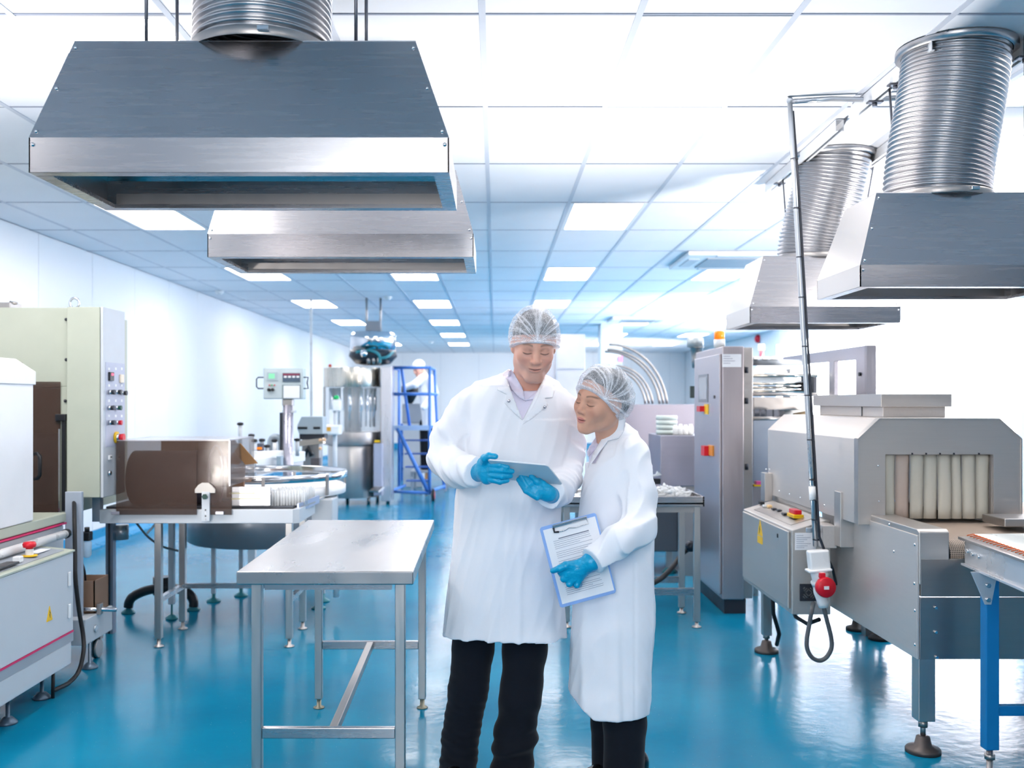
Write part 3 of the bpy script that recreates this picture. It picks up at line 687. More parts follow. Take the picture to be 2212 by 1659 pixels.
es = obj('emergency_stop', MB().lathe([(.001, .0), (.017, 0), (.017, .035), (.028, .037), (.031, .05), (.026, .062), (.001, .064)], (-2.20, 4.70, .722), 20), red_plastic, pm)
obj('stop_collar', MB().lathe([(.036, .717), (.036, .722), (.019, .724)], (-2.20, 4.70, 0), 20), yellow_plastic, pm)
obj('stop_body', MB().lathe([(.0185, .72), (.0185, .752)], (-2.20, 4.70, 0), 18, caps=False), white_plastic, pm)
obj('sticker', B(-2.24, -2.19, 4.76, 4.9, .719, .7225), paper, pm)
obj('rotary_switch', B(-2.195, -2.16, 4.52, 4.56, .713, .742), white_plastic, pm, bevel=.005)
obj('pedal_lever', B(-2.21, -2.15, 4.3, 4.50, .715, .725), black_plastic, pm, bevel=.003)
obj('roll_bar', MB().cyl((-2.27, 3.5, .748), (-2.27, 5.25, .748), .021, n=20), white_plastic, pm)
obj('roll_bar_end', MB().cyl((-2.27, 5.25, .748), (-2.27, 5.275, .748), .025, n=20), black_plastic, pm)
for (y, z) in ((4.97, .56), (4.97, .40)): obj('door_catch', B(-2.1195, -2.112, y - .035, y - .012, z - .03, z + .04), white_plastic, pm, bevel=.003)
wy = 4.73
obj('warning_triangle', MB().prism([(wy - .03, .405), (wy + .03, .405), (wy, .475)], -2.1198, -2.117, 'x'), yellow_plastic, pm)
obj('warning_bolt', MB().prism([(wy - .004, .455), (wy + .006, .44), (wy, .44), (wy + .004, .418), (wy - .006, .436), (wy, .438)], -2.1172, -2.1158, 'x'), black_plastic, pm)
# body with ledge and white housing
obj('body', B(-3.3, -2.325, 3.5, 5.36, .30, .78), paint_grey, pm, bevel=.003)
obj('ledge', B(-3.3, -2.31, 3.5, 5.36, .80, .85), paint_cream, pm, bevel=.006)
obj('ledge_stripe', B(-3.2, -2.308, 3.5, 5.361, .788, .797), magenta, pm)
obj('white_housing', MB().prism([(3.5, .852), (4.97, .852), (4.97, 1.575), (3.5, 1.575)], -3.2, -2.306, 'x'), paint_white, pm, bevel=.006)
obj('housing_lid', MB().prism([(-2.30, 1.53), (-2.30, 1.595), (-2.40, 1.66), (-3.2, 1.67), (-3.2, 1.53)], 3.5, 4.985, 'y'), paint_white, pm, bevel=.004)
# tall cream housing behind with smoked window
hx0, hx1 = -3.7, -2.44
obj('tall_housing', B(hx0, hx1, 5.7, 6.6, 1.532, 1.985), paint_cream, pm, bevel=.004)
obj('housing_side', B(-2.49, hx1, 5.7, 6.6, .80, 1.532), paint_cream, pm)
obj('inner_back', B(hx0, -2.495, 6.4, 6.42, .8, 1.53), mat('machine_inner_brown', '#a39684', .6), pm)
obj('inner_block', B(-3.0, -2.52, 6.0, 6.35, .82, 1.25), mat('inner_grey_block', '#8d8f96', .5, .3), pm, bevel=.02)
obj('inner_shelf', B(hx0, -2.495, 5.72, 6.4, .80, .815), dark_metal, pm)
obj('smoked_window', B(-3.3, -2.487, 5.688, 5.694, .80, 1.56), smoke, pm)
obj('window_edge', B(-2.494, -2.486, 5.68, 5.70, .80, 1.29), chrome, pm)
obj('hinge_strip', B(-2.475, -2.455, 5.68, 5.70, .82, 1.36), black_plastic, pm)
obj('window_hinge', B(-2.51, -2.45, 5.67, 5.70, 1.335, 1.375), black_plastic, pm, bevel=.004)
obj('pull_handle', MB().tube([P(74, 980, 5.62), P(82, 980, 5.60), P(86, 986, 5.59), P(86, 1026, 5.59), P(82, 1033, 5.60), P(74, 1034, 5.62)], .011, 10), black_plastic, pm)
for (px, py) in ((46, 786), (143, 690), (143, 777), (141, 866)): q = P(px, py, 5.69); obj('screw', MB().sphere(q, .01, 8, 4), dark_metal, pm)
obj('top_block', B(PX(-30, 5.8), PX(22, 5.8), 5.8, 5.95, 1.985, 2.025), steel_dull, pm, bevel=.005)
obj('top_fitting', MB().cyl(P(22, 655, 5.85), P(38, 655, 5.85), .014, .006, n=10), steel_dull, pm)
# control cabinet
cx0, cx1, cy0, cy1 = PX(145, 5.66), PX(224, 5.66), 5.655, 5.985
cz0, cz1 = PZ(1075, 5.66), PZ(663, 5.66)
cc = obj('control_cabinet', B(cx0, cx1 - .02, cy0, cy1, cz0, cz1), paint_cream, pm, bevel=.004)
dr = obj('cabinet_door', B(cx1 - .016, cx1, cy0 - .001, cy1, cz0, cz1), mat('door_grey_enamel', '#c3cad2', .4), cc, bevel=.003)
cp = obj('control_plate', B(cx1, cx1 + .003, cy0 + .03, cy1 - .01, PZ(965, 5.75), PZ(783, 5.75)), mat('panel_lilac_grey', '#b6bcd0', .45), cc)
def cab(py, f): return (cx1 + .003, cy0 + .03 + (cy1 - cy0 - .04) * f, PZ(py, 5.66 + (cy1 - cy0) * f))
def knob(py, f, m, r=.014, l=.035, base=chrome):
    a = cab(py, f); obj('button_ring', MB().cyl(a, (a[0] + l * .5, a[1], a[2]), r, n=14), base, cc)
    obj('button', MB().cyl((a[0] + l * .5, a[1], a[2]), (a[0] + l, a[1], a[2]), r * .95, r * 1.05, n=14), m, cc)
a = cab(813, .22); obj('meter', B(a[0], a[0] + .012, a[1] - .03, a[1] + .03, a[2] - .025, a[2] + .025), black_plastic, cc, bevel=.002); obj('meter_digits', B(a[0] + .012, a[0] + .0135, a[1] - .012, a[1] + .018, a[2] + .005, a[2] + .018), mat('red_led', '#ff4a6a', .4, emit='#ff4a6a', estr=.8), cc)
a = cab(818, .78); obj('rocker_switch', B(a[0], a[0] + .012, a[1] - .025, a[1] + .025, a[2] - .025, a[2] + .025), mat('ivory_switch', '#efe3cf', .4), cc, bevel=.003)
knob(847, .15, dark_metal); knob(847, .5, black_plastic); knob(849, .8, black_plastic)
knob(881, .12, dark_metal); knob(881, .5, mat('dark_green_button', '#0e4a3a', .35))
knob(913, .15, dark_metal); knob(913, .52, red_plastic)
a = cab(945, .5); obj('stop_guard', MB().cyl(a, (a[0] + .012, a[1], a[2]), .034, n=20), yellow_plastic, cc); knob(945, .5, red_plastic, .022, .05)
for py in (797, 833, 866, 899):
    for f in (.15, .5, .82):
        a = cab(py, f); obj('legend_plate', B(a[0], a[0] + .0015, a[1] - .012, a[1] + .012, a[2] - .006, a[2] + .008), paper, cc)
for f in (.2, .62):
    a = cab(989, f); obj('latch', B(a[0] - .003, a[0] + .006, a[1] - .02, a[1] + .02, a[2] - .012, a[2] + .014), white_plastic, cc, bevel=.002); obj('latch_slot', B(a[0] + .006, a[0] + .0075, a[1] - .006, a[1] + .014, a[2], a[2] + .007), black_plastic, cc)
a = cab(1022, .15); obj('key_lock', MB().cyl((a[0] - .003, a[1], a[2]), (a[0] + .012, a[1], a[2]), .014, n=14), chrome, cc)
obj('lifting_eye', MB().tube([(PX(161, 5.8) + .027 * math.cos(a_), 5.8, cz1 + .035 + .03 * math.sin(a_)) for a_ in np.linspace(0, 2 * math.pi, 25)[:-1]], .007, 8, closed=True), chrome, cc)
obj('eye_base', MB().cyl((PX(161, 5.8), 5.8, cz1), (PX(161, 5.8), 5.8, cz1 + .01), .016, n=12), chrome, cc)
# post, chassis and wheels below
obj('post', B(PX(140, 5.42), PX(176, 5.42), 5.42, 5.45, .2, .955), mat('post_blue_grey', '#a9b4c4', .4), pm, bevel=.004)
obj('post', B(PX(199, 5.9), PX(216, 5.9), 5.9, 5.95, PZ(1127, 5.9), PZ(1072, 5.9)), mat('post_blue_grey', '#a9b4c4', .4), pm)
obj('chassis', B(-2.62, -2.2, 5.34, 5.72, .136, .275), paint_grey, pm, bevel=.004)
obj('chassis_bolt', MB().cyl((-2.2, 5.47, .2), (-2.192, 5.47, .2), .02, n=12), chrome, pm)
obj('guide_rod', MB().cyl(P(160, 1315, 5.45), P(252, 1317, 5.55), .012, n=14), chrome, pm)
obj('rod_clamp', B(PX(214, 5.5) - .012, PX(214, 5.5) + .012, 5.49, 5.53, .27, .33), steel_dull, pm, bevel=.004)
def caster(x, y, r=.055):
    w = obj('caster_wheel', MB().cyl((x - .016, y, r), (x + .016, y, r), r, n=24), steel_dull, pm, bevel=.006)
    obj('tyre', MB().tube([(x, y + (r - .008) * math.cos(a_), r + (r - .008) * math.sin(a_)) for a_ in np.linspace(0, 2 * math.pi, 29)[:-1]], .0095, 8, closed=True), black_rubber, w)
    obj('caster_fork', B(x - .024, x + .024, y - .012, y + .03, r * 1.9, .14), steel_dull, w)
caster(-2.25, 5.62); caster(-2.28, 4.45)
def mfoot(x, y, h=.14):
    f_ = obj('levelling_foot', MB().lathe([(.042, 0), (.042, .008), (.02, .03), (.009, .034), (.009, h)], (x, y, 0), 18), mat('foot_grey_blue', '#5d6f80', .4, .6), pm)
mfoot(-2.2, 5.4); mfoot(-2.19, 4.47, .1); mfoot(-2.21, 4.85)
cabp = [P(160, 1078, 5.45), P(161, 1130, 5.3), P(162, 1190, 5.25), P(163, 1250, 5.2), P(171, 1320, 5.2), P(180, 1375, 5.2), P(180, 1410, 5.15), P(170, 1450, 5.1), P(150, 1474, 5.0), P(128, 1486, 4.9), P(114, 1492, 4.85)]
obj('hanging_cable', MB().tube(smooth_path([Vector(q) for q in cabp]), .011, 10), black_rubber, pm)
obj('cable_tail', MB().cyl(P(115, 1455, 4.85), P(114, 1508, 4.85), .009, n=8), black_rubber, pm)
for (px, s_) in ((172, 1.0), (188, .85)):
    x, y, z = P(px, 1160, 5.6)
    rg = obj('regulator_head', B(x - .025, x + .025, y - .025, y + .025, z - .02, z + .03), black_plastic, pm, bevel=.006)
    obj('regulator_bowl', MB().lathe([(.02, z - .02), (.026, z - .03), (.024, z - .1), (.015, z - .115)], (x, y, 0), 16), clear_pl, rg)
    obj('regulator_knob', MB().cyl((x, y, z + .03), (x, y, z + .055), .014, n=12), black_plastic, rg)
obj('air_hose', MB().tube(smooth_path([Vector(P(175, 1210, 5.6)), Vector(P(182, 1230, 5.6)), Vector(P(185, 1258, 5.62)), Vector(P(186, 1290, 5.64))]), .006, 8), dark_metal, pm)
# open carton standing on the chassis
c = thing('carton', 'open brown cardboard box under the left packaging machine', 'box', (-2.28, 5.6, .276))
cx_a, cx_b, cy_a, cy_b = -2.56, -2.215, 5.5, 5.7
for args in ((cx_a, cx_b, cy_a, cy_a + .006), (cx_a, cx_b, cy_b - .006, cy_b), (cx_b - .006, cx_b, cy_a, cy_b), (cx_a, cx_a + .006, cy_a, cy_b)):
    obj('carton_side', B(*args, .276, .455), card_in, c)
obj('carton_bottom', B(cx_a, cx_b, cy_a, cy_b, .2755, .28), card, c)

# ================================================================== smoked-guard conveyor
cv = thing('guarded_conveyor', 'conveyor table with smoked brown acrylic guard beside the control panel', 'conveyor', (-1.7, 6.1, 0))
zt0, zt1 = PZ(1130, 5.85), PZ(1100, 5.85)
xa, xb = -2.32, PX(635, 5.85)
obj('front_beam', B(xa, xb, 5.83, 5.87, zt0, zt1), paint_grey, cv, bevel=.004)
obj('rear_beam', B(xa, xb, 6.35, 6.39, zt0, zt1), paint_grey, cv, bevel=.004)
obj('end_plate', MB().prism([(xb - .004, 5.83), (xb + .03, 5.86), (xb + .03, 6.37), (xb - .004, 6.39)], zt0, zt1, 'z'), paint_grey, cv)
obj('belt_bed', B(xa, xb + .01, 5.87, 6.35, zt1 - .03, zt1 - .005), steel_dull, cv)
obj('conveyor_belt', B(xa, xb - .02, 5.93, 6.29, zt1 - .005, zt1 + .008), mat('belt_dark_grey', '#4f545e', .6), cv, bevel=.003)
for px, Y in ((343, 5.87), (395, 6.33), (625, 5.87), (654, 6.33)):
    x = PX(px, Y); l = obj('leg', B(x - .02, x + .02, Y - .02, Y + .02, .05, zt0), steel_v, cv, bevel=.003)
    obj('leg_foot', MB().lathe([(.03, 0), (.03, .006), (.011, .014), (.011, .052)], (x, Y, 0), 14), steel_dull, l)
obj('profile_leg', B(PX(228, 6.2), PX(244, 6.2), 6.2, 6.25, .0, zt0), mat('profile_grey', '#9096a4', .35, .7), cv)
obj('profile_groove', B(PX(234, 6.2), PX(238, 6.2), 6.196, 6.2, .0, zt0), dark_metal, cv)
zl = .275
obj('long_rail', B(PX(395, 6.33) + .02, PX(654, 6.33) - .02, 6.315, 6.345, zl - .015, zl + .015), steel_h, cv)
for px in (343, 625): obj('cross_rail', MB().bar((PX(px, 5.87), 5.89, zl), (PX(px, 5.87), 6.31, zl), .03, .03), steel_h, cv)
gx0_, gx1_ = -2.115, PX(497, 5.84); gz1_ = PZ(952, 5.84)
obj('guard_front', B(gx0_ - .1, PX(428, 5.84), 5.812, 5.817, PZ(1111, 5.84), gz1_), smoke, cv)
obj('guard_front', B(PX(428, 5.84), gx1_, 5.818, 5.823, PZ(1050, 5.84), gz1_), smoke, cv)
obj('guard_front', B(PX(457, 5.84), PX(503, 5.84), 5.812, 5.817, PZ(1111, 5.84), PZ(1049, 5.84)), smoke, cv)
obj('guard_end', B(gx1_, gx1_ + .005, 5.82, 6.40, PZ(1050, 5.84), gz1_), mat('smoked_end_acrylic', '#8a7f7c', .08, 0, alpha=.38), cv)
obj('guard_top', B(gx0_ - .1, gx1_ + .005, 5.812, 6.40, gz1_, gz1_ + .006), mat('smoked_top_acrylic', '#b9b4b6', .1, 0, alpha=.6), cv)
obj('guard_edge', B(gx1_ - .001, gx1_ + .007, 5.815, 5.823, PZ(1050, 5.84), gz1_), mat('bright_acrylic_edge', '#d9d2dc', .2), cv)
inner = mat('inner_dark_drum', '#67636f', .4, .2)
obj('inner_drum', MB().tube([(gx0_ - .1, 6.12, .98), (PX(400, 6.0), 6.12, .98), (PX(452, 6.0), 6.12, .985)], [.165, .165, .17], 28), inner, cv)
obj('drum_lip', MB().tube([(PX(455, 6.0) + .01 * 0, 6.12 + .175 * math.cos(a_), .985 + .19 * math.sin(a_)) for a_ in np.linspace(0, 2 * math.pi, 33)[:-1]], .006, 8, closed=True), mat('lilac_edge', '#c9bccf', .3), cv)
obj('product_flap', MB().quad((PX(497, 6.1), 6.05, PZ(958, 6.05)), (PX(524, 6.1), 6.05, PZ(958, 6.05)), (PX(557, 6.1), 6.1, PZ(1001, 6.1)), (PX(530, 6.1), 6.1, PZ(1004, 6.1))), card, cv, solid=.004)
obj('product_box', MB().prism([(gx0_, 1.20), (PX(497, 6.2), 1.20), (PX(520, 6.2), PZ(990, 6.2)), (PX(516, 6.2), .84), (PX(480, 6.2), .84), (PX(480, 6.2), 1.10), (gx0_, 1.12)], 6.3, 6.33, 'y'), mat('carton_brown', '#a9836b', .8), cv)
br = obj('slotted_bracket', B(PX(436, 5.8), PX(453, 5.8), 5.795, 5.81, PZ(1126, 5.8), PZ(1062, 5.8)), paint_grey, cv, bevel=.002)
for k in range(4): obj('slot', B(PX(443, 5.8), PX(446, 5.8), 5.7935, 5.796, PZ(1100 + 6.5 * k + 3, 5.8), PZ(1100 + 6.5 * k, 5.8)), chrome if k % 2 else black_plastic, br)
obj('bracket_cap', MB().prism([(PX(421, 5.8), PZ(1065, 5.8)), (PX(465, 5.8), PZ(1065, 5.8)), (PX(465, 5.8), PZ(1057, 5.8)), (PX(457, 5.8), PZ(1048, 5.8)), (PX(450, 5.8), PZ(1043, 5.8)), (PX(436, 5.8), PZ(1043, 5.8)), (PX(428, 5.8), PZ(1048, 5.8)), (PX(421, 5.8), PZ(1057, 5.8))], 5.797, 5.808, 'y'), mat('bracket_beige', '#c9c4bd', .4), br, bevel=.002)
obj('clamp_knob', MB().cyl(P(442, 1073, 5.765), P(442, 1073, 5.797), .017, n=6), mat('knob_dark_green', '#22443c', .4), br)
for (px, w_) in ((248, 9), (474, 9)): obj('guard_latch', B(PX(px - w_, 5.8), PX(px + w_, 5.8), 5.80, 5.812, PZ(1112, 5.8), PZ(1105, 5.8)), mat('latch_lilac', '#c5c2cf', .3, .5), cv, bevel=.003)
sg = obj('side_guide', B(PX(500, 5.9), PX(585, 5.9), 5.90, 5.908, PZ(1093, 5.9), PZ(1051, 5.9)), steel('guide_steel', '#b0b1b6', .3, (2, 40, 40)), cv, bevel=.004)
for py in (1065, 1077): obj('guide_slot', B(PX(495, 5.9), PX(551 + (py - 1065), 5.9), 5.897, 5.90, PZ(py + 2, 5.9), PZ(py - 1, 5.9)), mat('slot_cream', '#e8dfb8', .4), sg)
obj('gear_motor', MB().cyl(P(262, 1133, 6.3), P(262, 1165, 6.3), .045, n=18), mat('motor_grey', '#a9adb3', .3, .6), cv)
obj('drive_hose', MB().tube(smooth_path([Vector(P(295, 1130, 6.1)), Vector(P(320, 1160, 6.1)), Vector(P(350, 1180, 6.15)), Vector(P(385, 1190, 6.2))]), .007, 8), grey_cable, cv)
obj('bracket_arm', MB().bar(P(318, 1152, 6.2), P(336, 1132, 6.2), .02, .012), paint_white, cv)
obj('outfeed_plate', MB().prism([(xb + .02, 5.95), (PX(690, 6.4), 6.25), (PX(690, 6.4), 6.6), (xb + .02, 6.4)], zt1 - .004, zt1 + .006, 'z'), steel_dull, cv)
obj('outfeed_rail', MB().bar((xb + .01, 5.92, zt1), (PX(688, 6.35), 6.35, zt1 + .01), .012, .05), mat('lilac_rail', '#aab2ca', .3, .5), cv)

# ================================================================== rotary accumulation table
rt = thing('rotary_table', 'round white accumulation turntable with steel rim behind the guarded conveyor', 'turntable', (-1.64, 7.05, 0))
C_ = (-1.64, 7.05, 0); R_ = .575
obj('drum', MB().lathe([(.5, .47), (.52, .48), (.52, .80)], C_, 48), mat('drum_steel', '#858c95', .35, .35, var=.03), rt)
obj('turntable_disc', MB().lathe([(R_ - .02, .845), (R_ - .02, .865)], C_, 64), white_plastic, rt)
obj('rim_band', MB().lathe([(R_ - .005, .80), (R_, .805), (R_, .855), (R_ - .012, .86), (R_ - .02, .80)], C_, 64, caps=False), paint_white, rt)
obj('guard_ring', MB().lathe([(R_ + .0, .905), (R_ + .012, .91), (R_ + .012, .955), (R_ + .004, .958), (R_, .95), (R_ , .905)], C_, 64, caps=False), chrome, rt)
for a in (-1.35, -.55, .4, 1.4, 2.4, 3.4, 4.3):
    x, y = C_[0] + (R_ + .012) * math.cos(a), C_[1] + (R_ + .012) * math.sin(a)
    obj('ring_bracket', MB().bar((x, y, .81), (x, y, .95), .022, .012, up=(math.cos(a), math.sin(a), 0)), steel_dull, rt, bevel=.002)
obj('service_panel', B(-1.36, -1.10, 6.72, 6.95, .30, .79), paint_grey, rt, bevel=.012)
obj('panel_guard', MB().tube([(-1.08, 6.75, .12), (-1.08, 6.75, .36), (-1.04, 6.75, .40), (-1.0, 6.75, .40), (-.985, 6.75, .38), (-.985, 6.75, .2)], .02, 10), paint_white, rt)
for a in (-.25, .35, 2.8, 2.2):
    x, y = C_[0] + .42 * math.cos(a), C_[1] + .42 * math.sin(a)
    l = obj('leg', B(x - .014, x + .014, y - .014, y + .014, .06, .47), paint_grey, rt); obj('leg_foot', MB().lathe([(.05, 0), (.05, .01), (.014, .03), (.014, .07)], (x, y, 0), 16), rubber_teal, l)
# glass vials crowding the infeed
vial_glass = mat('vial_glass', '#f1f5f8', .06, 0, var=.02, alpha=.55, spec=.8)
vm = MB(); random.seed(3)
for i in range(26):
    for j in range(11):
        x = PX(588, 5.95) + i * .0165 + (j % 2) * .008; y = 5.95 + j * .03 + i * .006
        if x > PX(672, 6.2): continue
        h = .085 + random.random() * .012
        vm.lathe([(.0075, zt1 + .008), (.0075, zt1 + .008 + h * .75), (.004, zt1 + .008 + h * .85), (.0045, zt1 + .008 + h)], (x + random.uniform(-.002, .002), y, 0), 6, caps=True)
vo = obj('glass_vials', vm, vial_glass); tag(vo, 'crowd of small clear glass vials entering the turntable', 'vials', None, 'stuff')
# ================================================================== black arched stand
st = thing('arched_stand', 'black arched pedestal base with levelling feet under the guarded conveyor', 'stand', (-2.3, 6.85, 0))
pa = [P(277, 1312, 6.8), P(280, 1298, 6.8), P(290, 1287, 6.8), P(315, 1276, 6.8), P(345, 1271, 6.8), P(375, 1271, 6.85), P(400, 1277, 6.9), P(413, 1288, 6.9), P(418, 1300, 6.9), P(418, 1310, 6.9)]
obj('arch', MB().tube(smooth_path([Vector(q) for q in pa]), .032, 12), black_plastic, st)
for (px, Y) in ((277, 6.8), (418, 6.9)):
    x = PX(px, Y); obj('foot', MB().lathe([(.045, 0), (.045, .008), (.02, .03), (.012, .035), (.012, .08)], (x, Y, 0), 18), rubber_teal, st)
x = PX(371, 6.62); obj('pillar', B(x - .018, x + .018, 6.60, 6.64, .10, .70), paint_grey, st, bevel=.003); obj('foot', MB().lathe([(.04, 0), (.04, .008), (.02, .025), (.007, .03), (.007, .11)], (x, 6.62, 0), 18), rubber_teal, st)
obj('hub', MB().cyl((PX(350, 6.85), 6.85, .12), (PX(350, 6.85), 6.85, .24), .06, n=18), black_plastic, st)
# ================================================================== equipment deeper in the hall, left of the people
hm = thing('operator_panel', 'grey operator panel with two screens on a post and side handles', 'control panel', (PX(612, 8.7), 8.7, 0))
Yh = 8.7
x0, x1, z0, z1 = PX(569, Yh), PX(655, Yh), PZ(862, Yh), PZ(795, Yh)
obj('panel_body', B(x0, x1, Yh, Yh + .12, z0, z1), mat('panel_pale_teal', '#b4c6cb', .4), hm, bevel=.006)
obj('panel_face', B(x0 + .008, x1 - .008, Yh - .004, Yh, z0 + .008, z1 - .008), mat('panel_face_grey', '#c6d3d8', .4), hm)
def face(name, a, b, c, d, m, par=hm, off=.004): return obj(name, B(PX(a, Yh), PX(b, Yh), Yh - .008 - off, Yh - .004, PZ(d, Yh), PZ(c, Yh)), m, par)
face('small_display', 577, 601, 804, 822, mat('display_frame', '#aebfc6', .4)); face('green_display', 581, 594, 807, 818, mat('green_lcd', '#7fd0a4', .4, emit='#7fd0a4', estr=.3), off=.005)
sc_ = face('main_screen', 611, 649, 806, 825, mat('screen_slate', '#4f6175', .2)); face('screen_bar', 612, 648, 807, 811, mat('screen_wine', '#8a3a55', .4), off=.0055)
for k in range(4): face('screen_cell', 614 + k * 9, 620 + k * 9, 812, 816, paper, off=.0058)
face('paper_tray', 610, 650, 831, 860, mat('tray_grey', '#7f9197', .5)); face('printout', 613, 648, 833, 860, paper, off=.007)  # tray in an even grey, darker than the panel face
for (px, m_) in ((581, red_plastic), (586, green_plastic), (592, red_plastic)): face('lamp', px, px + 3, 831, 833, m_, off=.006)
for px in (580, 588):
    q = P(px + 2, 842, Yh); obj('selector', MB().cyl((q[0], Yh - .03, q[2]), (q[0], Yh - .004, q[2]), .014, n=12), black_plastic, hm)
zc_ = (PZ(815, Yh), PZ(839, Yh))
obj('handle', MB().tube([(x0, Yh + .02, zc_[0]), (x0 - .05, Yh + .02, zc_[0]), (x0 - .065, Yh + .02, zc_[0] - .015), (x0 - .065, Yh + .02, zc_[1] + .015), (x0 - .05, Yh + .02, zc_[1]), (x0, Yh + .02, zc_[1])], .006, 8), dark_metal, hm)
obj('handle', MB().tube([(x1, Yh + .02, zc_[0]), (x1 + .04, Yh + .02, zc_[0]), (x1 + .03, Yh + .02, (zc_[0] + zc_[1]) / 2), (x1 + .04, Yh + .02, zc_[1]), (x1, Yh + .02, zc_[1])], .006, 8), dark_metal, hm)
xc = PX(621, Yh)
obj('swivel', B(xc - .05, xc + .04, Yh + .01, Yh + .1, z0 - .06, z0), steel_dull, hm, bevel=.008)
obj('collar', B(xc - .05, xc + .06, Yh + .02, Yh + .09, z0 - .12, z0 - .1), paint_grey, hm)
obj('post', MB().cyl((xc - .005, Yh + .05, .0), (xc - .005, Yh + .05, z0 - .05), .045, n=20), mat('post_lilac', '#b4b2c0', .3, .6), hm)
obj('post_track', B(xc - .075, xc - .055, Yh + .03, Yh + .07, .9, z0 - .12), dark_metal, hm)
obj('base', MB().lathe([(.16, 0), (.16, .02), (.06, .06)], (xc, Yh + .05, 0), 24), steel_dull, hm)

# capping line: low conveyor with its heads and knobs
cl = thing('capping_line', 'pale conveyor line with clamps and black knobs behind the turntable', 'machine', (-2.0, 9.0, 0))
obj('line_beam', MB().bar(P(532, 1003, 8.2), P(640, 985, 9.4), .18, .09), paint_white, cl, bevel=.006)
obj('line_skirt', MB().bar(P(530, 1014, 8.3), P(640, 996, 9.5), .14, .10), steel_dull, cl)
obj('guide_plate', MB().bar(P(548, 984, 8.3), P(618, 981, 8.8), .05, .07), white_plastic, cl, bevel=.006)
for (px, Y) in ((545, 8.3), (630, 9.3)): obj('support', B(PX(px, Y) - .03, PX(px, Y) + .03, Y - .03, Y + .03, 0, PZ(1005, Y)), paint_grey, cl)
def knobpost(px, py, pz, Y):
    q = P(px, py, Y); b_ = P(px, pz, Y)
    p_ = obj('clamp_post', MB().cyl(b_, q, .018, n=12), paint_grey, cl); obj('clamp_knob', MB().lathe([(.012, -.012), (.03, .0), (.026, .016), (.005, .02)], q, 12), black_plastic, p_)
for a in ((519, 917, 960, 8.6), (543, 942, 990, 8.5), (549, 953, 985, 8.5), (566, 952, 984, 8.7), (593, 953, 980, 8.8), (642, 951, 985, 9.0), (577, 965, 985, 8.7)): knobpost(*a)
obj('sensor_block', B(PX(555, 8.6), PX(567, 8.6), 8.6, 8.66, PZ(976, 8.6), PZ(958, 8.6)), mat('sensor_slate', '#5c6576', .4), cl, bevel=.004)
obj('sensor_label', B(PX(555, 8.6), PX(566, 8.6), 8.594, 8.6, PZ(971, 8.6), PZ(966, 8.6)), orange_plastic, cl)
obj('arch_bracket', MB().tube(smooth_path([Vector(P(584, 980, 8.9)), Vector(P(584, 955, 8.9)), Vector(P(590, 945, 8.9)), Vector(P(602, 945, 8.9)), Vector(P(607, 957, 8.9)), Vector(P(607, 982, 8.9))]), .028, 12), mat('bracket_blue_grey', '#a7b3bd', .35, .3), cl)
obj('white_column', MB().cyl(P(594, 980, 8.75), P(594, 957, 8.75), .02, n=12), white_plastic, cl)
obj('end_block', B(PX(597, 8.5), PX(607, 8.5), 8.5, 8.6, PZ(1015, 8.5), PZ(985, 8.5)), mat('end_block_blue', '#9db1c0', .4), cl, bevel=.006)
obj('rubber_stop', B(PX(570, 8.3), PX(580, 8.3), 8.3, 8.36, PZ(1018, 8.3), PZ(1012, 8.3)), black_rubber, cl)
# labelling head
lh = thing('labelling_head', 'grey wedge-shaped labelling head with dark slots beside the filling machine', 'machine', (PX(675, 10.5), 10.5, 0))
Yl = 10.5
obj('housing', MB().prism([(PX(642, Yl), PZ(927, Yl)), (PX(642, Yl), PZ(919, Yl)), (PX(651, Yl), PZ(900, Yl)), (PX(697, Yl), PZ(900, Yl)), (PX(697, Yl), PZ(938, Yl)), (PX(646, Yl), PZ(938, Yl))], Yl, Yl + .25, 'y'), mat('wedge_grey', '#aab6bd', .4), lh, bevel=.005)
for (a, b) in ((643, 664), (677, 692)): obj('slot', B(PX(a, Yl), PX(b, Yl), Yl - .006, Yl, PZ(927, Yl), PZ(922, Yl)), black_plastic, lh)
obj('dark_base', B(PX(646, Yl), PX(700, Yl), Yl + .02, Yl + .25, PZ(950, Yl), PZ(938, Yl)), dark_metal, lh)
obj('roller_arm', MB().bar(P(648, 958, Yl), P(700, 952, Yl - .1), .05, .06), mat('arm_bronze', '#a89e92', .35, .6), lh)
for (px, py) in ((692, 951), (701, 950), (692, 969)): obj('amber_lens', MB().sphere(P(px, py, Yl - .15), .018, 12, 8), mat('amber_lens', '#f3c296', .3), lh)
obj('yoke', MB().tube([P(656, 985, Yl - .1), P(666, 968, Yl - .1), P(674, 985, Yl - .1)], .03, 10), black_plastic, lh)
obj('pedestal', B(PX(652, Yl), PX(690, Yl), Yl, Yl + .2, 0, PZ(950, Yl)), steel_dull, lh, bevel=.005)
obj('dark_cover', B(PX(671, Yl - .2), PX(690, Yl - .2), Yl - .2, Yl - .1, PZ(1018, Yl - .2), PZ(990, Yl - .2)), mat('cover_taupe', '#5a5558', .5), lh)
obj('teal_jar', MB().cyl(P(647, 985, Yl - .5), P(647, 976, Yl - .5), .03, n=14), rubber_teal, lh)
obj('white_cap', MB().sphere(P(641, 990, Yl - .6), .025, 10, 8), white_plastic, lh)
# ceiling service pole
sp = obj('service_pole', MB().cyl((PX(672, 14.4), 14.4, 0), (PX(672, 14.4), 14.4, CEIL), .018, n=12), white_plastic); tag(sp, 'thin white service pole from ceiling to floor left of the filling machine', 'pole')

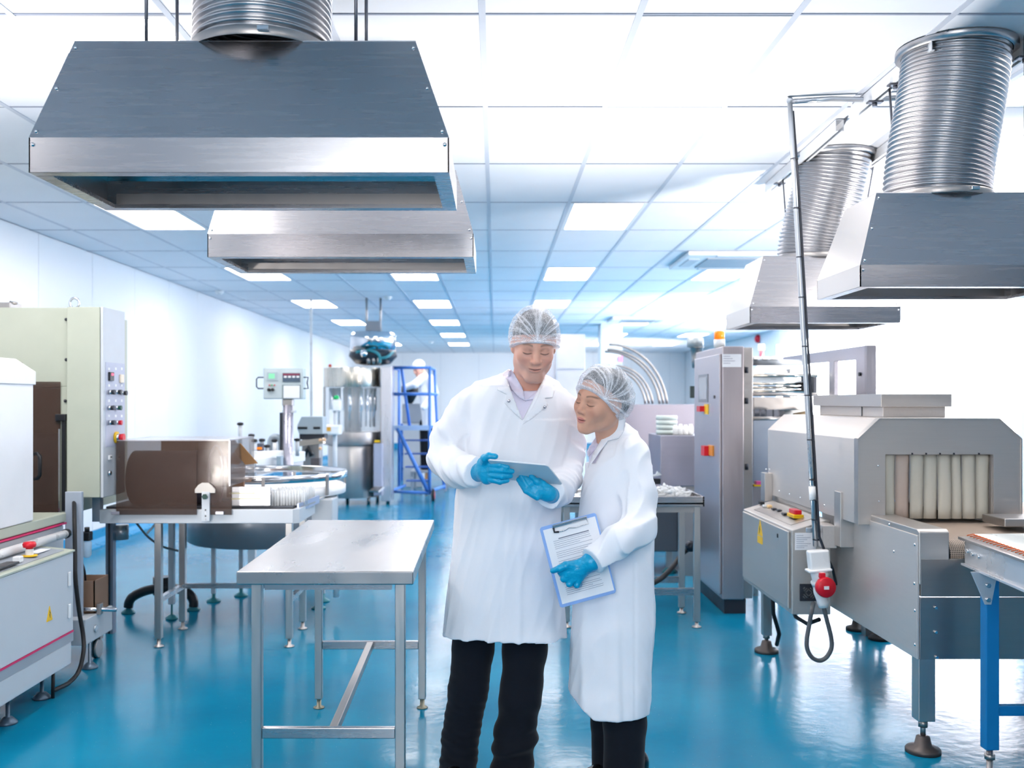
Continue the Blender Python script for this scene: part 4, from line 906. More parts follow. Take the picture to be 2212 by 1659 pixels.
# ================================================================== rotary filling machine
fm = thing('filling_machine', 'stainless rotary filling machine with glazed middle and steel bowl above', 'filling machine', (PX(762, 14.2), 14.2, 0))
Yf = 14.2; fx = PX(762, Yf); R1 = .41
warm = steel('warm_steel', '#cbc6bb', .28, (40, 40, 2))
def ring(name, r, za, zb_, m, par=fm, n=40, c=(fx, Yf, 0)): return obj(name, MB().lathe([(r, za), (r, zb_)], c, n), m, par, bevel=.004)
ring('base_drum', R1 - .06, PZ(1072, Yf), PZ(960, Yf), steel_v); ring('base_top', R1, PZ(960, Yf), PZ(932, Yf), steel_dull)
ring('top_drum', R1, PZ(836, Yf), PZ(795, Yf), warm)
gl = mat('machine_glazing', '#dfe6ea', .05, 0, alpha=.25)
obj('glazing', MB().lathe([(R1 - .01, PZ(932, Yf)), (R1 - .01, PZ(836, Yf))], (fx, Yf, 0), 40, caps=False), gl, fm)
for a in np.linspace(0, 2 * math.pi, 13)[:-1]:
    x, y = fx + (R1 - .1) * math.cos(a), Yf + (R1 - .1) * math.sin(a)
    n_ = obj('nozzle', MB().lathe([(.012, PZ(922, Yf)), (.012, PZ(890, Yf)), (.03, PZ(885, Yf)), (.03, PZ(838, Yf))], (x, y, 0), 12), chrome, fm)
ring('core', .12, PZ(932, Yf), PZ(836, Yf), steel_dull)
for px in (701, 824): obj('mullion', B(PX(px, Yf) - .015, PX(px, Yf) + .015, Yf - .03, Yf + .03, PZ(932, Yf), PZ(836, Yf)), steel_v, fm)
obj('side_pillar', B(PX(823, 13.9), PX(846, 13.9), 13.9, 14.2, .05, PZ(791, 13.9)), steel('pale_pillar', '#d5d5dc', .3, (40, 40, 2)), fm, bevel=.006)
obj('side_cabinet', B(PX(808, 13.8), PX(826, 13.8), 13.75, 13.9, PZ(1070, 13.8), PZ(958, 13.8)), mat('side_lilac', '#a6abc0', .4), fm, bevel=.006)
obj('yellow_tag', B(PX(808, 13.7), PX(820, 13.7), 13.74, 13.75, PZ(956, 13.7), PZ(951, 13.7)), yellow_plastic, fm)
obj('red_lamp', MB().sphere(P(713, 790, Yf), .025, 10, 8), mat('red_lamp', '#e0573a', .3), fm)
bx = PX(806, Yf); rb = .325
bw = obj('bowl', MB().lathe([(rb, PZ(758, Yf)), (rb, PZ(726, Yf)), (rb - .03, PZ(718, Yf)), (.05, PZ(715, Yf))], (bx, Yf, 0), 40), chrome, fm)
obj('bowl_skirt', MB().lathe([(rb, PZ(757, Yf)), (rb + .02, PZ(770, Yf)), (rb * .75, PZ(786, Yf)), (rb * .4, PZ(789, Yf))], (bx, Yf, 0), 40), mat('bowl_black', '#26303c', .4), bw)
obj('bowl_hose', MB().tube(smooth_path([Vector((bx - .2, Yf - rb, PZ(763, Yf))), Vector((bx, Yf - rb - .04, PZ(760, Yf))), Vector((bx + .12, Yf - rb - .05, PZ(768, Yf))), Vector((bx + .14, Yf - rb - .02, PZ(785, Yf)))]), .022, 10), rubber_teal, bw)
obj('bowl_hose', MB().tube(smooth_path([Vector((bx + .3, Yf - rb * .6, PZ(762, Yf))), Vector((bx + .24, Yf - rb - .03, PZ(773, Yf))), Vector((bx + .15, Yf - rb - .04, PZ(776, Yf)))]), .02, 10), rubber_teal, bw)
obj('bowl_port', MB().sphere((PX(794, Yf), Yf - rb - .05, PZ(766, Yf)), .055, 14, 10), chrome, bw)
for k in range(3): obj('bowl_valve', MB().cyl((bx - .03 + .07 * k, Yf - .25, PZ(790, Yf)), (bx - .03 + .07 * k, Yf - .28, PZ(772, Yf)), .03, n=12), steel_dull, bw)
obj('bowl_bracket', B(PX(791, Yf), PX(823, Yf), Yf - .05, Yf + .05, PZ(716, Yf), PZ(694, Yf)), mat('bracket_grey', '#98a1ac', .4), fm)
for px in (792, 822): obj('bracket_rod', MB().cyl(P(px, 716, Yf), (PX(px, Yf), Yf, CEIL - .008), .016, n=8), steel_dull, fm)
for (px, dy) in ((720, -.2), (745, .25), (800, -.2), (812, .2)):
    obj('leg', MB().cyl((PX(px, Yf), Yf + dy, 0), (PX(px, Yf), Yf + dy, PZ(1068, Yf)), .025, n=10), steel_dull, fm)
obj('apron', MB().bar(P(808, 1062, 13.6), P(820, 1052, 13.7), .16, .02), steel_v, fm)
# white feeder arm in front
fd = thing('feeder_column', 'white plastic feeder column with green cap in front of the filling machine', 'feeder', (PX(722, 13.2), 13.2, 0))
Yd = 13.2
obj('column', B(PX(711, Yd), PX(719, Yd), Yd, Yd + .08, PZ(925, Yd), PZ(885, Yd)), white_plastic, fd, bevel=.004)
obj('tray', B(PX(699, Yd), PX(735, Yd), Yd - .05, Yd + .2, PZ(939, Yd), PZ(918, Yd)), white_plastic, fd, bevel=.02)
obj('tray_label', B(PX(703, Yd), PX(716, Yd), Yd - .058, Yd - .05, PZ(931, Yd), PZ(922, Yd)), mat('ochre_label', '#d9a13c', .5), fd)
obj('bottle_holder', B(PX(718, Yd), PX(734, Yd), Yd, Yd + .12, PZ(888, Yd), PZ(864, Yd)), white_plastic, fd, bevel=.01)
obj('green_cap', MB().lathe([(.035, PZ(862, Yd)), (.038, PZ(857, Yd)), (.02, PZ(854, Yd))], (PX(725, Yd), Yd + .06, 0), 16), green_plastic, fd)
obj('stem', MB().cyl((PX(722, Yd), Yd + .06, 0), (PX(722, Yd), Yd + .06, PZ(888, Yd)), .03, n=12), paint_grey, fd)

# ================================================================== blue mobile steps with a far worker behind
ld = thing('mobile_steps', 'blue tubular mobile platform steps with handrail behind the man', 'steps', (PX(890, 14.6), 14.6, 0))
def tb(*pts, r=.022, m=ladder_blue, name='tube_rail'): return obj(name, MB().tube([Vector(p) for p in pts], r, 8), m, ld)
Ya, Yb_ = 14.4, 15.3
xl, xr = PX(848, Ya), PX(928, Ya); zp, zm, zh = PZ(922, Ya), PZ(851, Ya), PZ(794, Ya)
xl2, xr2 = PX(862, Yb_), PX(944, Yb_)
tb((PX(842, Ya), Ya, .1), (xl, Ya, zp), (xl, Ya, zh), name='corner_post'); tb((xr, Ya, .1), (xr, Ya, zp), (xr, Ya, zh), name='corner_post')
tb((xl2, Yb_, .1), (xl2, Yb_, zh), name='corner_post'); tb((PX(960, Yb_), Yb_, .1), (xr2, Yb_, zp), (PX(938, Yb_), Yb_, zh), name='corner_post')
for z, nm in ((zh, 'handrail'), (zm, 'mid_rail')):
    tb((xl, Ya, z), (xr, Ya, z), name=nm); tb((xl, Ya, z), (xl2, Yb_, z), name=nm); tb((xr, Ya, z), (xr2 if z == zm else PX(938, Yb_), Yb_, z), name=nm)
obj('platform', B(xl, xr, Ya, Yb_, zp - .03, zp), ladder_blue, ld); obj('platform_edge', B(xl, xr, Ya - .02, Ya, zp - .05, zp + .02), mat('pale_blue_edge', '#a9c4ea', .4), ld)
tb((PX(858, Ya), Ya, zp - .02), (PX(925, Ya), Ya, .14), r=.03, name='brace'); tb((PX(842, Ya), Ya, .14), (PX(928, Ya), Ya, .12), name='base_rail')
tb((PX(867, 14.5), 14.5, zh), (PX(885, 14.6), 14.6, zp), name='slanted_rail'); tb((PX(842, Ya), Ya, .14), (PX(875, 15.2), 15.2, .16), name='base_rail'); tb((xr, Ya, .14), (PX(960, Yb_), Yb_, .14), name='base_rail')
for k, py in enumerate((950, 980, 1010, 1042)):
    obj('step', B(PX(872, 15.0), PX(926, 15.0), 15.0 + .12 * k, 15.2 + .12 * k, PZ(py, 15.0) - .02, PZ(py, 15.0)), mat('step_blue', '#3b66b4', .4), ld)
for (px, Y) in ((838, 14.36), (936, 14.36)):
    w_ = obj('wheel', MB().cyl((PX(px, Y) - .02, Y, .09), (PX(px, Y) + .02, Y, .09), .09, n=20), black_rubber, ld); obj('hub', MB().cyl((PX(px, Y) - .024, Y, .09), (PX(px, Y) + .024, Y, .09), .055, n=16), mat('wheel_red', '#c24a58', .5), w_)
# hopper machine between the steps and the worker
hp = thing('hopper_machine', 'black funnel hopper on a grey machine behind the blue steps', 'hopper', (PX(892, 16.6), 16.6, 0))
Yq = 16.6
obj('funnel', MB().lathe([(.03, PZ(872, Yq)), (.06, PZ(868, Yq)), (.15, PZ(846, Yq)), (.15, PZ(834, Yq))], (PX(886, Yq), Yq, 0), 24), black_plastic, hp)
obj('machine_block', B(PX(868, Yq), PX(914, Yq), Yq + .1, Yq + .6, PZ(915, Yq), PZ(872, Yq)), paint_midgrey, hp, bevel=.02)
obj('machine_foot', B(PX(870, Yq), PX(912, Yq), Yq + .1, Yq + .6, 0, PZ(915, Yq)), paint_grey, hp, bevel=.01)
# shelf rack with cartons
rk = thing('shelf_rack', 'blue shelving rack holding brown cartons behind the mobile steps', 'shelf', (PX(905, 18.2), 18.2, 0))
Ys = 18.2; rx0, rx1 = PX(868, Ys), PX(985, Ys)
rack_blue = mat('rack_blue', '#2f6bc0', .45)
SH = [PZ(py, Ys) for py in (944, 978, 1010, 1040)]
for z in SH: obj('shelf', B(rx0, rx1, Ys, Ys + .6, z - .04, z), rack_blue, rk)
for x in (rx0, rx1): 
    for y in (Ys + .02, Ys + .58): obj('upright', B(x - .02, x + .02, y - .02, y + .02, 0, PZ(915, Ys)), rack_blue, rk)
cb_n = 0
for (px0, px1, sh, top, nm) in ((880, 922, 1, 949, 'upper wide'), (925, 965, 1, 950, 'upper right'), (880, 922, 2, 984, 'middle wide'), (925, 965, 2, 986, 'middle right'), (884, 922, 3, 1014, 'lowest wide'), (884, 910, 0, 932, 'small pale top-shelf')):
    z_ = SH[sh]; b_ = thing('carton', f'{nm} carton on the blue rack behind the steps', 'box', ((PX(px0, Ys) + PX(px1, Ys)) / 2, Ys + .2, z_), 0, 'cartons on the blue rack')
    obj('carton_body', B(PX(px0, Ys), PX(px1, Ys), Ys + .03, Ys + .45, z_, PZ(top, Ys)), card if sh else paint_grey, b_, bevel=.004)
    obj('carton_label', B(PX(px0 + 8, Ys), PX(px1 - 6, Ys), Ys + .024, Ys + .03, z_ + .02, z_ + .07), paper, b_)
for (px, py, m_, nm) in ((903, 926, white_plastic, 'white'), (915, 925, mat('bottle_blue', '#3f79c9', .3), 'blue')):
    b_ = obj('bottle', MB().lathe([(.05, SH[0]), (.05, PZ(py, Ys)), (.02, PZ(py - 4, Ys)), (.02, PZ(py - 7, Ys))], (PX(px, Ys), Ys + .15, 0), 14), m_); tag(b_, f'{nm} bottle on the top shelf of the blue rack', 'bottle')
# ================================================================== equipment deeper in the hall, right of the people
tc = thing('electrical_cabinet', 'tall stainless cabinet with small screen and amber beacon behind the woman', 'cabinet', (1.64, 7.2, 0))
X0, X1, Yc0, Yc1 = PX(1557, 6.76), PX(1607, 6.76), 6.76, 7.66
ZC = PZ(748, 6.76)
cab_l = steel('cabinet_side_steel', '#c3bcbf', .36, (40, 40, 2)); cab_f = steel('cabinet_steel', '#b9b1b4', .38, (40, 40, 2))
obj('cabinet_body', B(X0 + .012, X1, Yc0, Yc1, .10, ZC), cab_f, tc, bevel=.006)
obj('cabinet_back', B(X1, PX(1626, 6.8), 6.8, Yc1, .10, ZC - .005), steel_dull, tc, bevel=.004)
for (z) in (1.45, 1.0, .66, 1.66): obj('hinge', MB().cyl((X1 + .025, 6.785, z - .02), (X1 + .025, 6.785, z + .02), .012, n=10), dark_metal, tc)
obj('plinth', B(X0 + .03, X1 + .02, Yc0 + .03, Yc1 - .03, 0, .10), dark_metal, tc)
dr = obj('cabinet_door', B(X0 - .004, X0 + .012, Yc0 + .03, Yc1 - .02, .13, ZC - .05), cab_l, tc, bevel=.005)
def onface(name, px0, px1, py0, py1, m, out=.004, dep=.004):
    # a plate on the cabinet's left face: columns fix the depth, rows the height
    Ya_, Yb__ = X0 * F / (px1 - CX), X0 * F / (px0 - CX); Ym = (Ya_ + Yb__) / 2
    return obj(name, B(X0 - out - dep, X0 - out, Ya_, Yb__, PZ(py1, Ym), PZ(py0, Ym)), m, dr)
onface('screen_bezel', 1511, 1531, 809, 869, mat('bezel_grey', '#7d8089', .4)); onface('screen', 1513, 1529, 815, 863, mat('screen_grey', '#a3a5ad', .2), out=.008, dep=.002)
onface('button_plate', 1512, 1536, 872, 899, mat('plate_steel', '#b6b8c0', .35, .7))
onface('button', 1513, 1517, 882, 888, green_plastic, .008, .01); onface('stop_guard', 1525, 1533, 873, 895, yellow_plastic, .008, .006); onface('stop_button', 1519, 1526, 877, 889, red_plastic, .008, .04)
onface('isolator_plate', 1534, 1543, 962, 984, mat('isolator_orange', '#e8953a', .4), .004, .01); onface('isolator_handle', 1528, 1535, 963, 984, red_plastic, .006, .04)
onface('door_lock', 1543, 1546, 854, 861, black_plastic)
pl = obj('paper_notice', B(PX(1560, 6.76), PX(1601, 6.76), 6.756, 6.759, PZ(793, 6.76), PZ(765, 6.76)), paper, tc)
for k in range(4): obj('print_line', B(PX(1563, 6.75), PX(1578 + 5 * (k % 3), 6.75), 6.754, 6.756, PZ(769 + 5 * k + 1.2, 6.75), PZ(769 + 5 * k, 6.75)), mat('ink_pale', '#aeb0be', .8), pl)
bq = P(1554, 745, 7.0)
bc = obj('beacon_base', MB().cyl((bq[0], 7.0, ZC), (bq[0], 7.0, ZC + .06), .04, n=18), white_plastic, tc); obj('beacon_lens', MB().lathe([(.036, ZC + .06), (.036, ZC + .11), (.03, ZC + .12)], (bq[0], 7.0, 0), 18), orange_plastic, bc)
mt = P(1502, 750, 7.9)
mo = obj('motor', MB().lathe([(.065, mt[2]), (.065, PZ(731, 7.9)), (.05, PZ(729, 7.9))], (mt[0], 7.9, 0), 20), mat('motor_grey_green', '#aeb7bb', .35, .4), tc)
obj('motor_neck', MB().lathe([(.035, PZ(795, 7.9)), (.04, PZ(775, 7.9)), (.05, PZ(752, 7.9)), (.062, mt[2])], (mt[0] + .01, 7.9, 0), 16), steel_dull, mo)
obj('motor_shaft', B(mt[0], mt[0] + .05, 7.88, 7.92, .9, PZ(795, 7.9)), steel_dull, mo)
obj('motor_switch', B(PX(1489, 7.9), PX(1498, 7.9), 7.86, 7.88, PZ(860, 7.9), PZ(834, 7.9)), mat('switch_dark_green', '#3d4a4a', .4), mo)
# film sealing unit with rollers
fs = thing('sealing_unit', 'film sealing unit with horizontal steel rollers between cabinet and heat tunnel', 'sealing machine', (2.0, 7.4, 0))
bright = steel('bright_roller', '#d9d6cc', .18, (2, 40, 40))
for (py, th_, xa_, xb_, Y, m_) in ((783, 8, 1626, 1800, 7.3, paint_midgrey), (811, 5, 1626, 1768, 7.0, bright), (829, 4, 1626, 1740, 7.2, bright), (837, 4, 1626, 1745, 7.3, bright), (845, 5, 1626, 1765, 7.1, bright), (852, 5, 1626, 1770, 7.0, steel_dull), (904, 5, 1626, 1690, 7.0, steel_dull)):
    obj('roller', MB().cyl(P(xa_, py, Y), (min(PX(xb_, Y), 2.265), Y, PZ(py, Y)), th_ * Y / F / 1.2, n=14), m_, fs)
obj('end_frame', B(2.24, 2.262, 7.0, 7.3, PZ(850, 7.0), PZ(808, 7.0)), dark_metal, fs)
obj('lower_frame', B(PX(1628, 7.2), 2.262, 7.2, 7.6, PZ(886, 7.2), PZ(858, 7.2)), steel_dull, fs, bevel=.005)
obj('under_bay', B(PX(1628, 7.3), PX(1690, 7.3), 7.3, 7.6, PZ(1070, 7.3), PZ(905, 7.3)), mat('bay_blue_grey', '#8c98aa', .4, .3), fs)
obj('film_web', MB().quad(P(1636, 789, 7.45), P(1690, 789, 7.45), P(1702, 805, 7.3), P(1626, 805, 7.3)), mat('film_white', '#e9ecee', .3), fs, solid=.002)
obj('film_web', MB().quad(P(1626, 815, 7.35), P(1720, 815, 7.35), P(1735, 827, 7.25), P(1626, 827, 7.25)), mat('film_pale', '#d2d8da', .3), fs, solid=.002)
for k in range(3): obj('clamp_block', B(PX(1628 + 20 * k, 7.25), PX(1640 + 22 * k, 7.25), 7.25, 7.35, PZ(776, 7.25), PZ(770, 7.25)), white_plastic, fs, bevel=.004)
obj('film_roll', MB().cyl(P(1690, 895, 7.3), P(1736, 893, 7.3), .06, n=20), white_plastic, fs); obj('film_core', MB().tube([P(1715, 900, 7.1), P(1752, 893, 7.1)], .025, 12), mat('bronze_core', '#7e6d52', .4), fs)
for (a, b) in ((1630, 1640), (1644, 1652), (1656, 1668), (1672, 1680)): obj('terminal', B(PX(a, 7.1), PX(b, 7.1), 7.1, 7.15, PZ(900, 7.1), PZ(885, 7.1)), mat('terminal_slate', '#6a6e7a', .4), fs)
for px in (1630, 1684): obj('frame_leg', B(PX(px, 7.4), PX(px + 8, 7.4), 7.4, 7.45, 0, PZ(858, 7.4)), steel_dull, fs)
obj('estop_unit', B(PX(1634, 7.0), PX(1646, 7.0), 7.0, 7.06, PZ(1047, 7.0), PZ(1040, 7.0)), mat('pink_button', '#e85aa0', .4), fs); obj('estop_ring', B(PX(1628, 7.0), PX(1646, 7.0), 7.0, 7.06, PZ(1051, 7.0), PZ(1047, 7.0)), yellow_plastic, fs)
obj('lower_console', B(PX(1628, 7.0), PX(1660, 7.0), 7.02, 7.3, PZ(1120, 7.0), PZ(1051, 7.0)), cab_f, fs)
# arched steel side frame
af = thing('arch_frame', 'grey arched steel side frame standing behind the heat tunnel', 'machine frame', (2.29, 7.0, 1.37))
def yz(px, py, X=2.28):
    Y = X * F / (px - CX); return (Y, PZ(py, Y))
out = [yz(1868, 862), yz(1868, 746), yz(1690, 771), yz(1690, 790), yz(1790, 782), yz(1790, 862), yz(1802, 862), yz(1802, 781), yz(1848, 777), yz(1848, 862)]
obj('frame_plate', MB().prism(out, 2.28, 2.31, 'x'), steel('arch_steel', '#a7a5af', .36, (40, 40, 40)), af, bevel=.003)
obj('frame_edge', B(2.28, 2.34, yz(1868, 800)[0] - .03, yz(1868, 800)[0], 1.44, yz(1868, 746)[1]), steel('arch_edge_steel', '#99979f', .4, (40, 40, 4)), af)
q = yz(1862, 808); obj('bolt', MB().cyl((2.27, q[0] + .03, q[1]), (2.28, q[0] + .03, q[1]), .012, n=10), dark_metal, af)
obj('frame_strut', B(2.28, 2.34, 6.13, 6.2, 0, 1.45), steel_dull, af); obj('frame_strut', B(2.28, 2.34, 7.7, 7.9, 0, 1.70), steel_dull, af)
# glassware table
gt = thing('glassware_table', 'steel table with raised rim holding glassware behind the woman', 'table', (.9, 6.6, 0))
zg = PZ(1078, 6.37)
tx0, tx1, ty0, ty1 = .40, PX(1522, 6.33), 6.33, 6.85
obj('table_top', B(tx0, tx1, ty0, ty1, zg - .03, zg - .02), steel_dull, gt)
for a in ((tx0, tx1, ty0, ty0 + .012), (tx0, tx1, ty1 - .012, ty1), (tx0, tx0 + .012, ty0, ty1), (tx1 - .012, tx1, ty0, ty1)): obj('rim', B(*a, zg - .045, zg + .02), steel_h, gt, bevel=.002)
obj('apron', B(tx0 + .03, tx1 - .04, ty0 + .03, ty0 + .05, zg - .085, zg - .045), steel_dull, gt)
for (x, y) in ((PX(1505, 6.37), 6.37), (PX(1472, 6.8), 6.8), (PX(1224, 6.37), 6.37), (PX(1216, 6.8), 6.8)):
    l = obj('leg', B(x - .02, x + .02, y - .02, y + .02, .04, zg - .045), steel_v, gt, bevel=.003); obj('leg_foot', MB().lathe([(.03, 0), (.03, .008), (.012, .015), (.012, .045)], (x, y, 0), 14), steel_dull, l)
zs = PZ(1278, 6.37)
obj('low_rail', B(PX(1224, 6.37), PX(1505, 6.37), 6.355, 6.385, zs - .022, zs + .022), steel_h, gt); obj('low_rail', B(PX(1216, 6.8), PX(1472, 6.8), 6.785, 6.815, zs - .02, zs + .02), steel_h, gt)
gm = MB(); random.seed(5)
for k in range(420):
    u, v = random.random(), random.random(); x = .46 + u * (tx1 - .52); y = ty0 + .03 + v * (ty1 - ty0 - .06)
    x = min(x, tx1 - .03); hgt = .075 * max(0, 1 - ((x - 1.0) / .42) ** 2) * random.random()
    a = random.random() * 6.28; e = random.uniform(-.3, .5); l = .05; d = Vector((math.cos(a) * math.cos(e), math.sin(a) * math.cos(e), math.sin(e))) * l
    p = Vector((x, y, zg - .008 + hgt)); gm.tube([p - d * .5, p + d * .2, p + d * .3, p + d * .5], [.011, .011, .006, .006], 6)
go = obj('glassware', gm, vial_glass); tag(go, 'heap of small clear glass bottles piled on the steel table', 'glassware', None, 'stuff')
dk = thing('dark_enclosure', 'dark grey machine base under the glassware table', 'machine', (1.3, 8.4, 0))
obj('body', B(PX(1250, 8.3), PX(1465, 8.3), 8.3, 8.7, PZ(1192, 8.3), PZ(1095, 8.3)), mat('slate_grey', '#4c525b', .5), dk, bevel=.01)
for px in (1262, 1440): obj('leg', B(PX(px, 8.4), PX(px + 12, 8.4), 8.4, 8.45, 0.02, PZ(1190, 8.4)), steel_dull, dk)
for px in (1268, 1446): obj('leg_foot', MB().lathe([(.06, 0), (.06, .01), (.02, .05), (.015, .09)], (PX(px, 8.4), 8.42, 0), 18), rubber_teal, dk)
obj('valve', MB().sphere(P(1492, 1180, 7.0), .04, 12, 8), dark_metal, dk)
hs = obj('floor_hose', MB().tube(smooth_path([Vector(P(1405, 1262, 6.6)), Vector(P(1430, 1248, 6.7)), Vector(P(1455, 1222, 6.9)), Vector(P(1475, 1195, 7.05)), Vector(P(1490, 1185, 7.1))]), .018, 10), black_rubber); tag(hs, 'black rubber hose slung under the glassware table', 'hose')
# steel back counter, box and trays
bk = obj('steel_counter', B(PX(1300, 9.7), PX(1560, 9.7), 9.7, 10.3, 0, PZ(874, 9.7)), mat('counter_steel', '#98929e', .5, .3, var=.03), bevel=.004); tag(bk, 'wide lilac-grey steel counter behind the tray stack', 'counter')
sb = thing('steel_box_unit', 'square stainless housing carrying trays and white bottles', 'housing', (1.5, 8.5, 0))
bx0, bx1 = PX(1427, 8.2), PX(1530, 8.2); zb1 = PZ(941, 8.2)
obj('box_body', B(bx0, bx1, 8.2, 8.85, PZ(1050, 8.2), zb1), steel('box_unit_steel', '#a9a7b2', .38, (2, 40, 40)), sb, bevel=.004)
obj('box_pedestal', B(PX(1478, 8.2), bx1 - .02, 8.25, 8.8, 0, PZ(1050, 8.2)), steel_dull, sb)
obj('valve_body', B(PX(1412, 8.1), PX(1427, 8.1), 8.1, 8.16, PZ(1046, 8.1), PZ(1034, 8.1)), black_plastic, sb); obj('valve_lever', MB().prism([(PX(1405, 8.1), PZ(1031, 8.1)), (PX(1430, 8.1), PZ(1026, 8.1)), (PX(1420, 8.1), PZ(1018, 8.1)), (PX(1417, 8.1), PZ(1025, 8.1)), (PX(1405, 8.1), PZ(1026, 8.1))], 8.1, 8.12, 'y'), white_plastic, sb)
tray_m = mat('pale_green_tray', '#cdd9d6', .25, 0, var=.02, alpha=.92)
names = ['lowest', 'second lowest', 'second highest', 'topmost']
tx = PX(1440, 8.5)
for k in range(4):
    z = zb1 + .001 + k * .041
    t_ = obj('dish', MB().lathe([(.084, z), (.09, z + .004), (.09, z + .034), (.086, z + .037), (.001, z + .037)], (tx, 8.5, 0), 32), tray_m); tag(t_, f'{names[k]} pale round dish in the stack on the steel housing', 'dish', 'stacked pale dishes')
for k in range(4):
    x = PX(1459 + 11 * k, 8.35); h = .085 + .006 * (k % 2)
    b_ = obj('bottle', MB().lathe([(.02, zb1 + .001), (.022, zb1 + .004), (.022, zb1 + h * .75), (.014, zb1 + h * .9), (.014, zb1 + h)], (x, 8.35, 0), 16), white_plastic); tag(b_, f'{["first", "second", "third", "fourth"][k]} small white bottle from the dish stack on the housing', 'bottle', 'white bottles beside the dishes')
# curved pipes, enclosure and column
cp_ = thing('curved_pipes', 'bundle of curved grey transfer tubes behind the woman\'s head', 'pipes', (1.5, 10.0, 1.42))
for k, (a, b, c, d) in enumerate(((1316, 744, 1441, 872), (1312, 755, 1433, 872), (1307, 759, 1425, 872))):
    pts = []
    for s_ in np.linspace(0, 1, 18):
        ang = s_ * math.pi / 2 * .93; pts.append(Vector(P(a + (c - a) * math.sin(ang) / math.sin(math.pi / 2 * .93), b + (d - b) * (1 - math.cos(ang)) / (1 - math.cos(math.pi / 2 * .93)), 10.0 + .04 * k)))
    obj('pipe', MB().tube(pts, .0125, 8), steel_dull, cp_)
for k in range(3):
    pts = [Vector(P(1330 + (1410 - 8 * k - 1330) * math.sin(s_ * 1.45) / math.sin(1.45), 790 + 6 * k + (872 - 790 - 6 * k) * (1 - math.cos(s_ * 1.45)) / (1 - math.cos(1.45)), 10.15 + .04 * k)) for s_ in np.linspace(0, 1, 14)]
    obj('pipe', MB().tube(pts, .012, 8), steel_dull, cp_)
en = thing('tall_enclosure', 'tall pale grey enclosure far behind the man and woman', 'enclosure', (1.2, 16.3, 0))
obj('enclosure_body', B(PX(1180, 16), PX(1264, 16), 16, 16.8, 0, PZ(722, 16)), mat('enclosure_grey', '#a5a7b0', .5), en, bevel=.01)
obj('door_edge', B(PX(1201, 15.98), PX(1204, 15.98), 15.97, 16, .1, PZ(728, 16)), paint_midgrey, en); obj('seam', B(PX(1204, 15.98), PX(1262, 15.98), 15.985, 16, PZ(797, 16), PZ(795, 16)), paint_midgrey, en)
obj('enclosure_plinth', B(PX(1205, 15.9), PX(1265, 15.9), 15.8, 16, 0, PZ(858, 15.8)), mat('plinth_pale', '#d6dde2', .4), en)
co = struct('trim_1', B(PX(1298, 19), PX(1344, 19), 19, 19.5, 0, CEIL), mat('column_pale_blue', '#bccbd6', .5)); tag(co, 'square pale structural column rising to the ceiling', 'column')
ps = obj('wall_notice', B(PX(1336, 18.98), PX(1345, 18.98), 18.97, 18.99, PZ(782, 18.98), PZ(769, 18.98)), mat('pink_notice', '#d984b4', .6)); tag(ps, 'small pink notice on the pale column', 'notice')
# alarm sounder and beacon on the right wall
Yw = XR * F / (1640 - CX)
al = obj('alarm_sounder', MB().lathe([(.09, 0), (.09, .05), (.07, .08), (.03, .1)], (XR - .001, Yw, PZ(732, Yw)), 18, R=Matrix.Rotation(-math.pi / 2, 3, 'Y')), red_plastic); tag(al, 'round red alarm sounder high on the right wall', 'alarm')
bl = thing('signal_beacon', 'small glowing beacon on a red stem below the alarm sounder', 'beacon', (PX(1646, 15), 15, 1.9))
obj('stem', MB().cyl(P(1645, 771, 15), P(1645, 756, 15), .03, n=10), mat('stem_red', '#c8606a', .5), bl); obj('lamp', MB().cyl(P(1645, 756, 15), P(1645, 744, 15), .045, n=12), mat('lamp_warm', '#fff0d0', .4, emit='#ffe9c0', estr=2.), bl)
obj('post', MB().cyl((PX(1645, 15), 15, 0), P(1645, 771, 15), .03, n=8), paint_grey, bl)
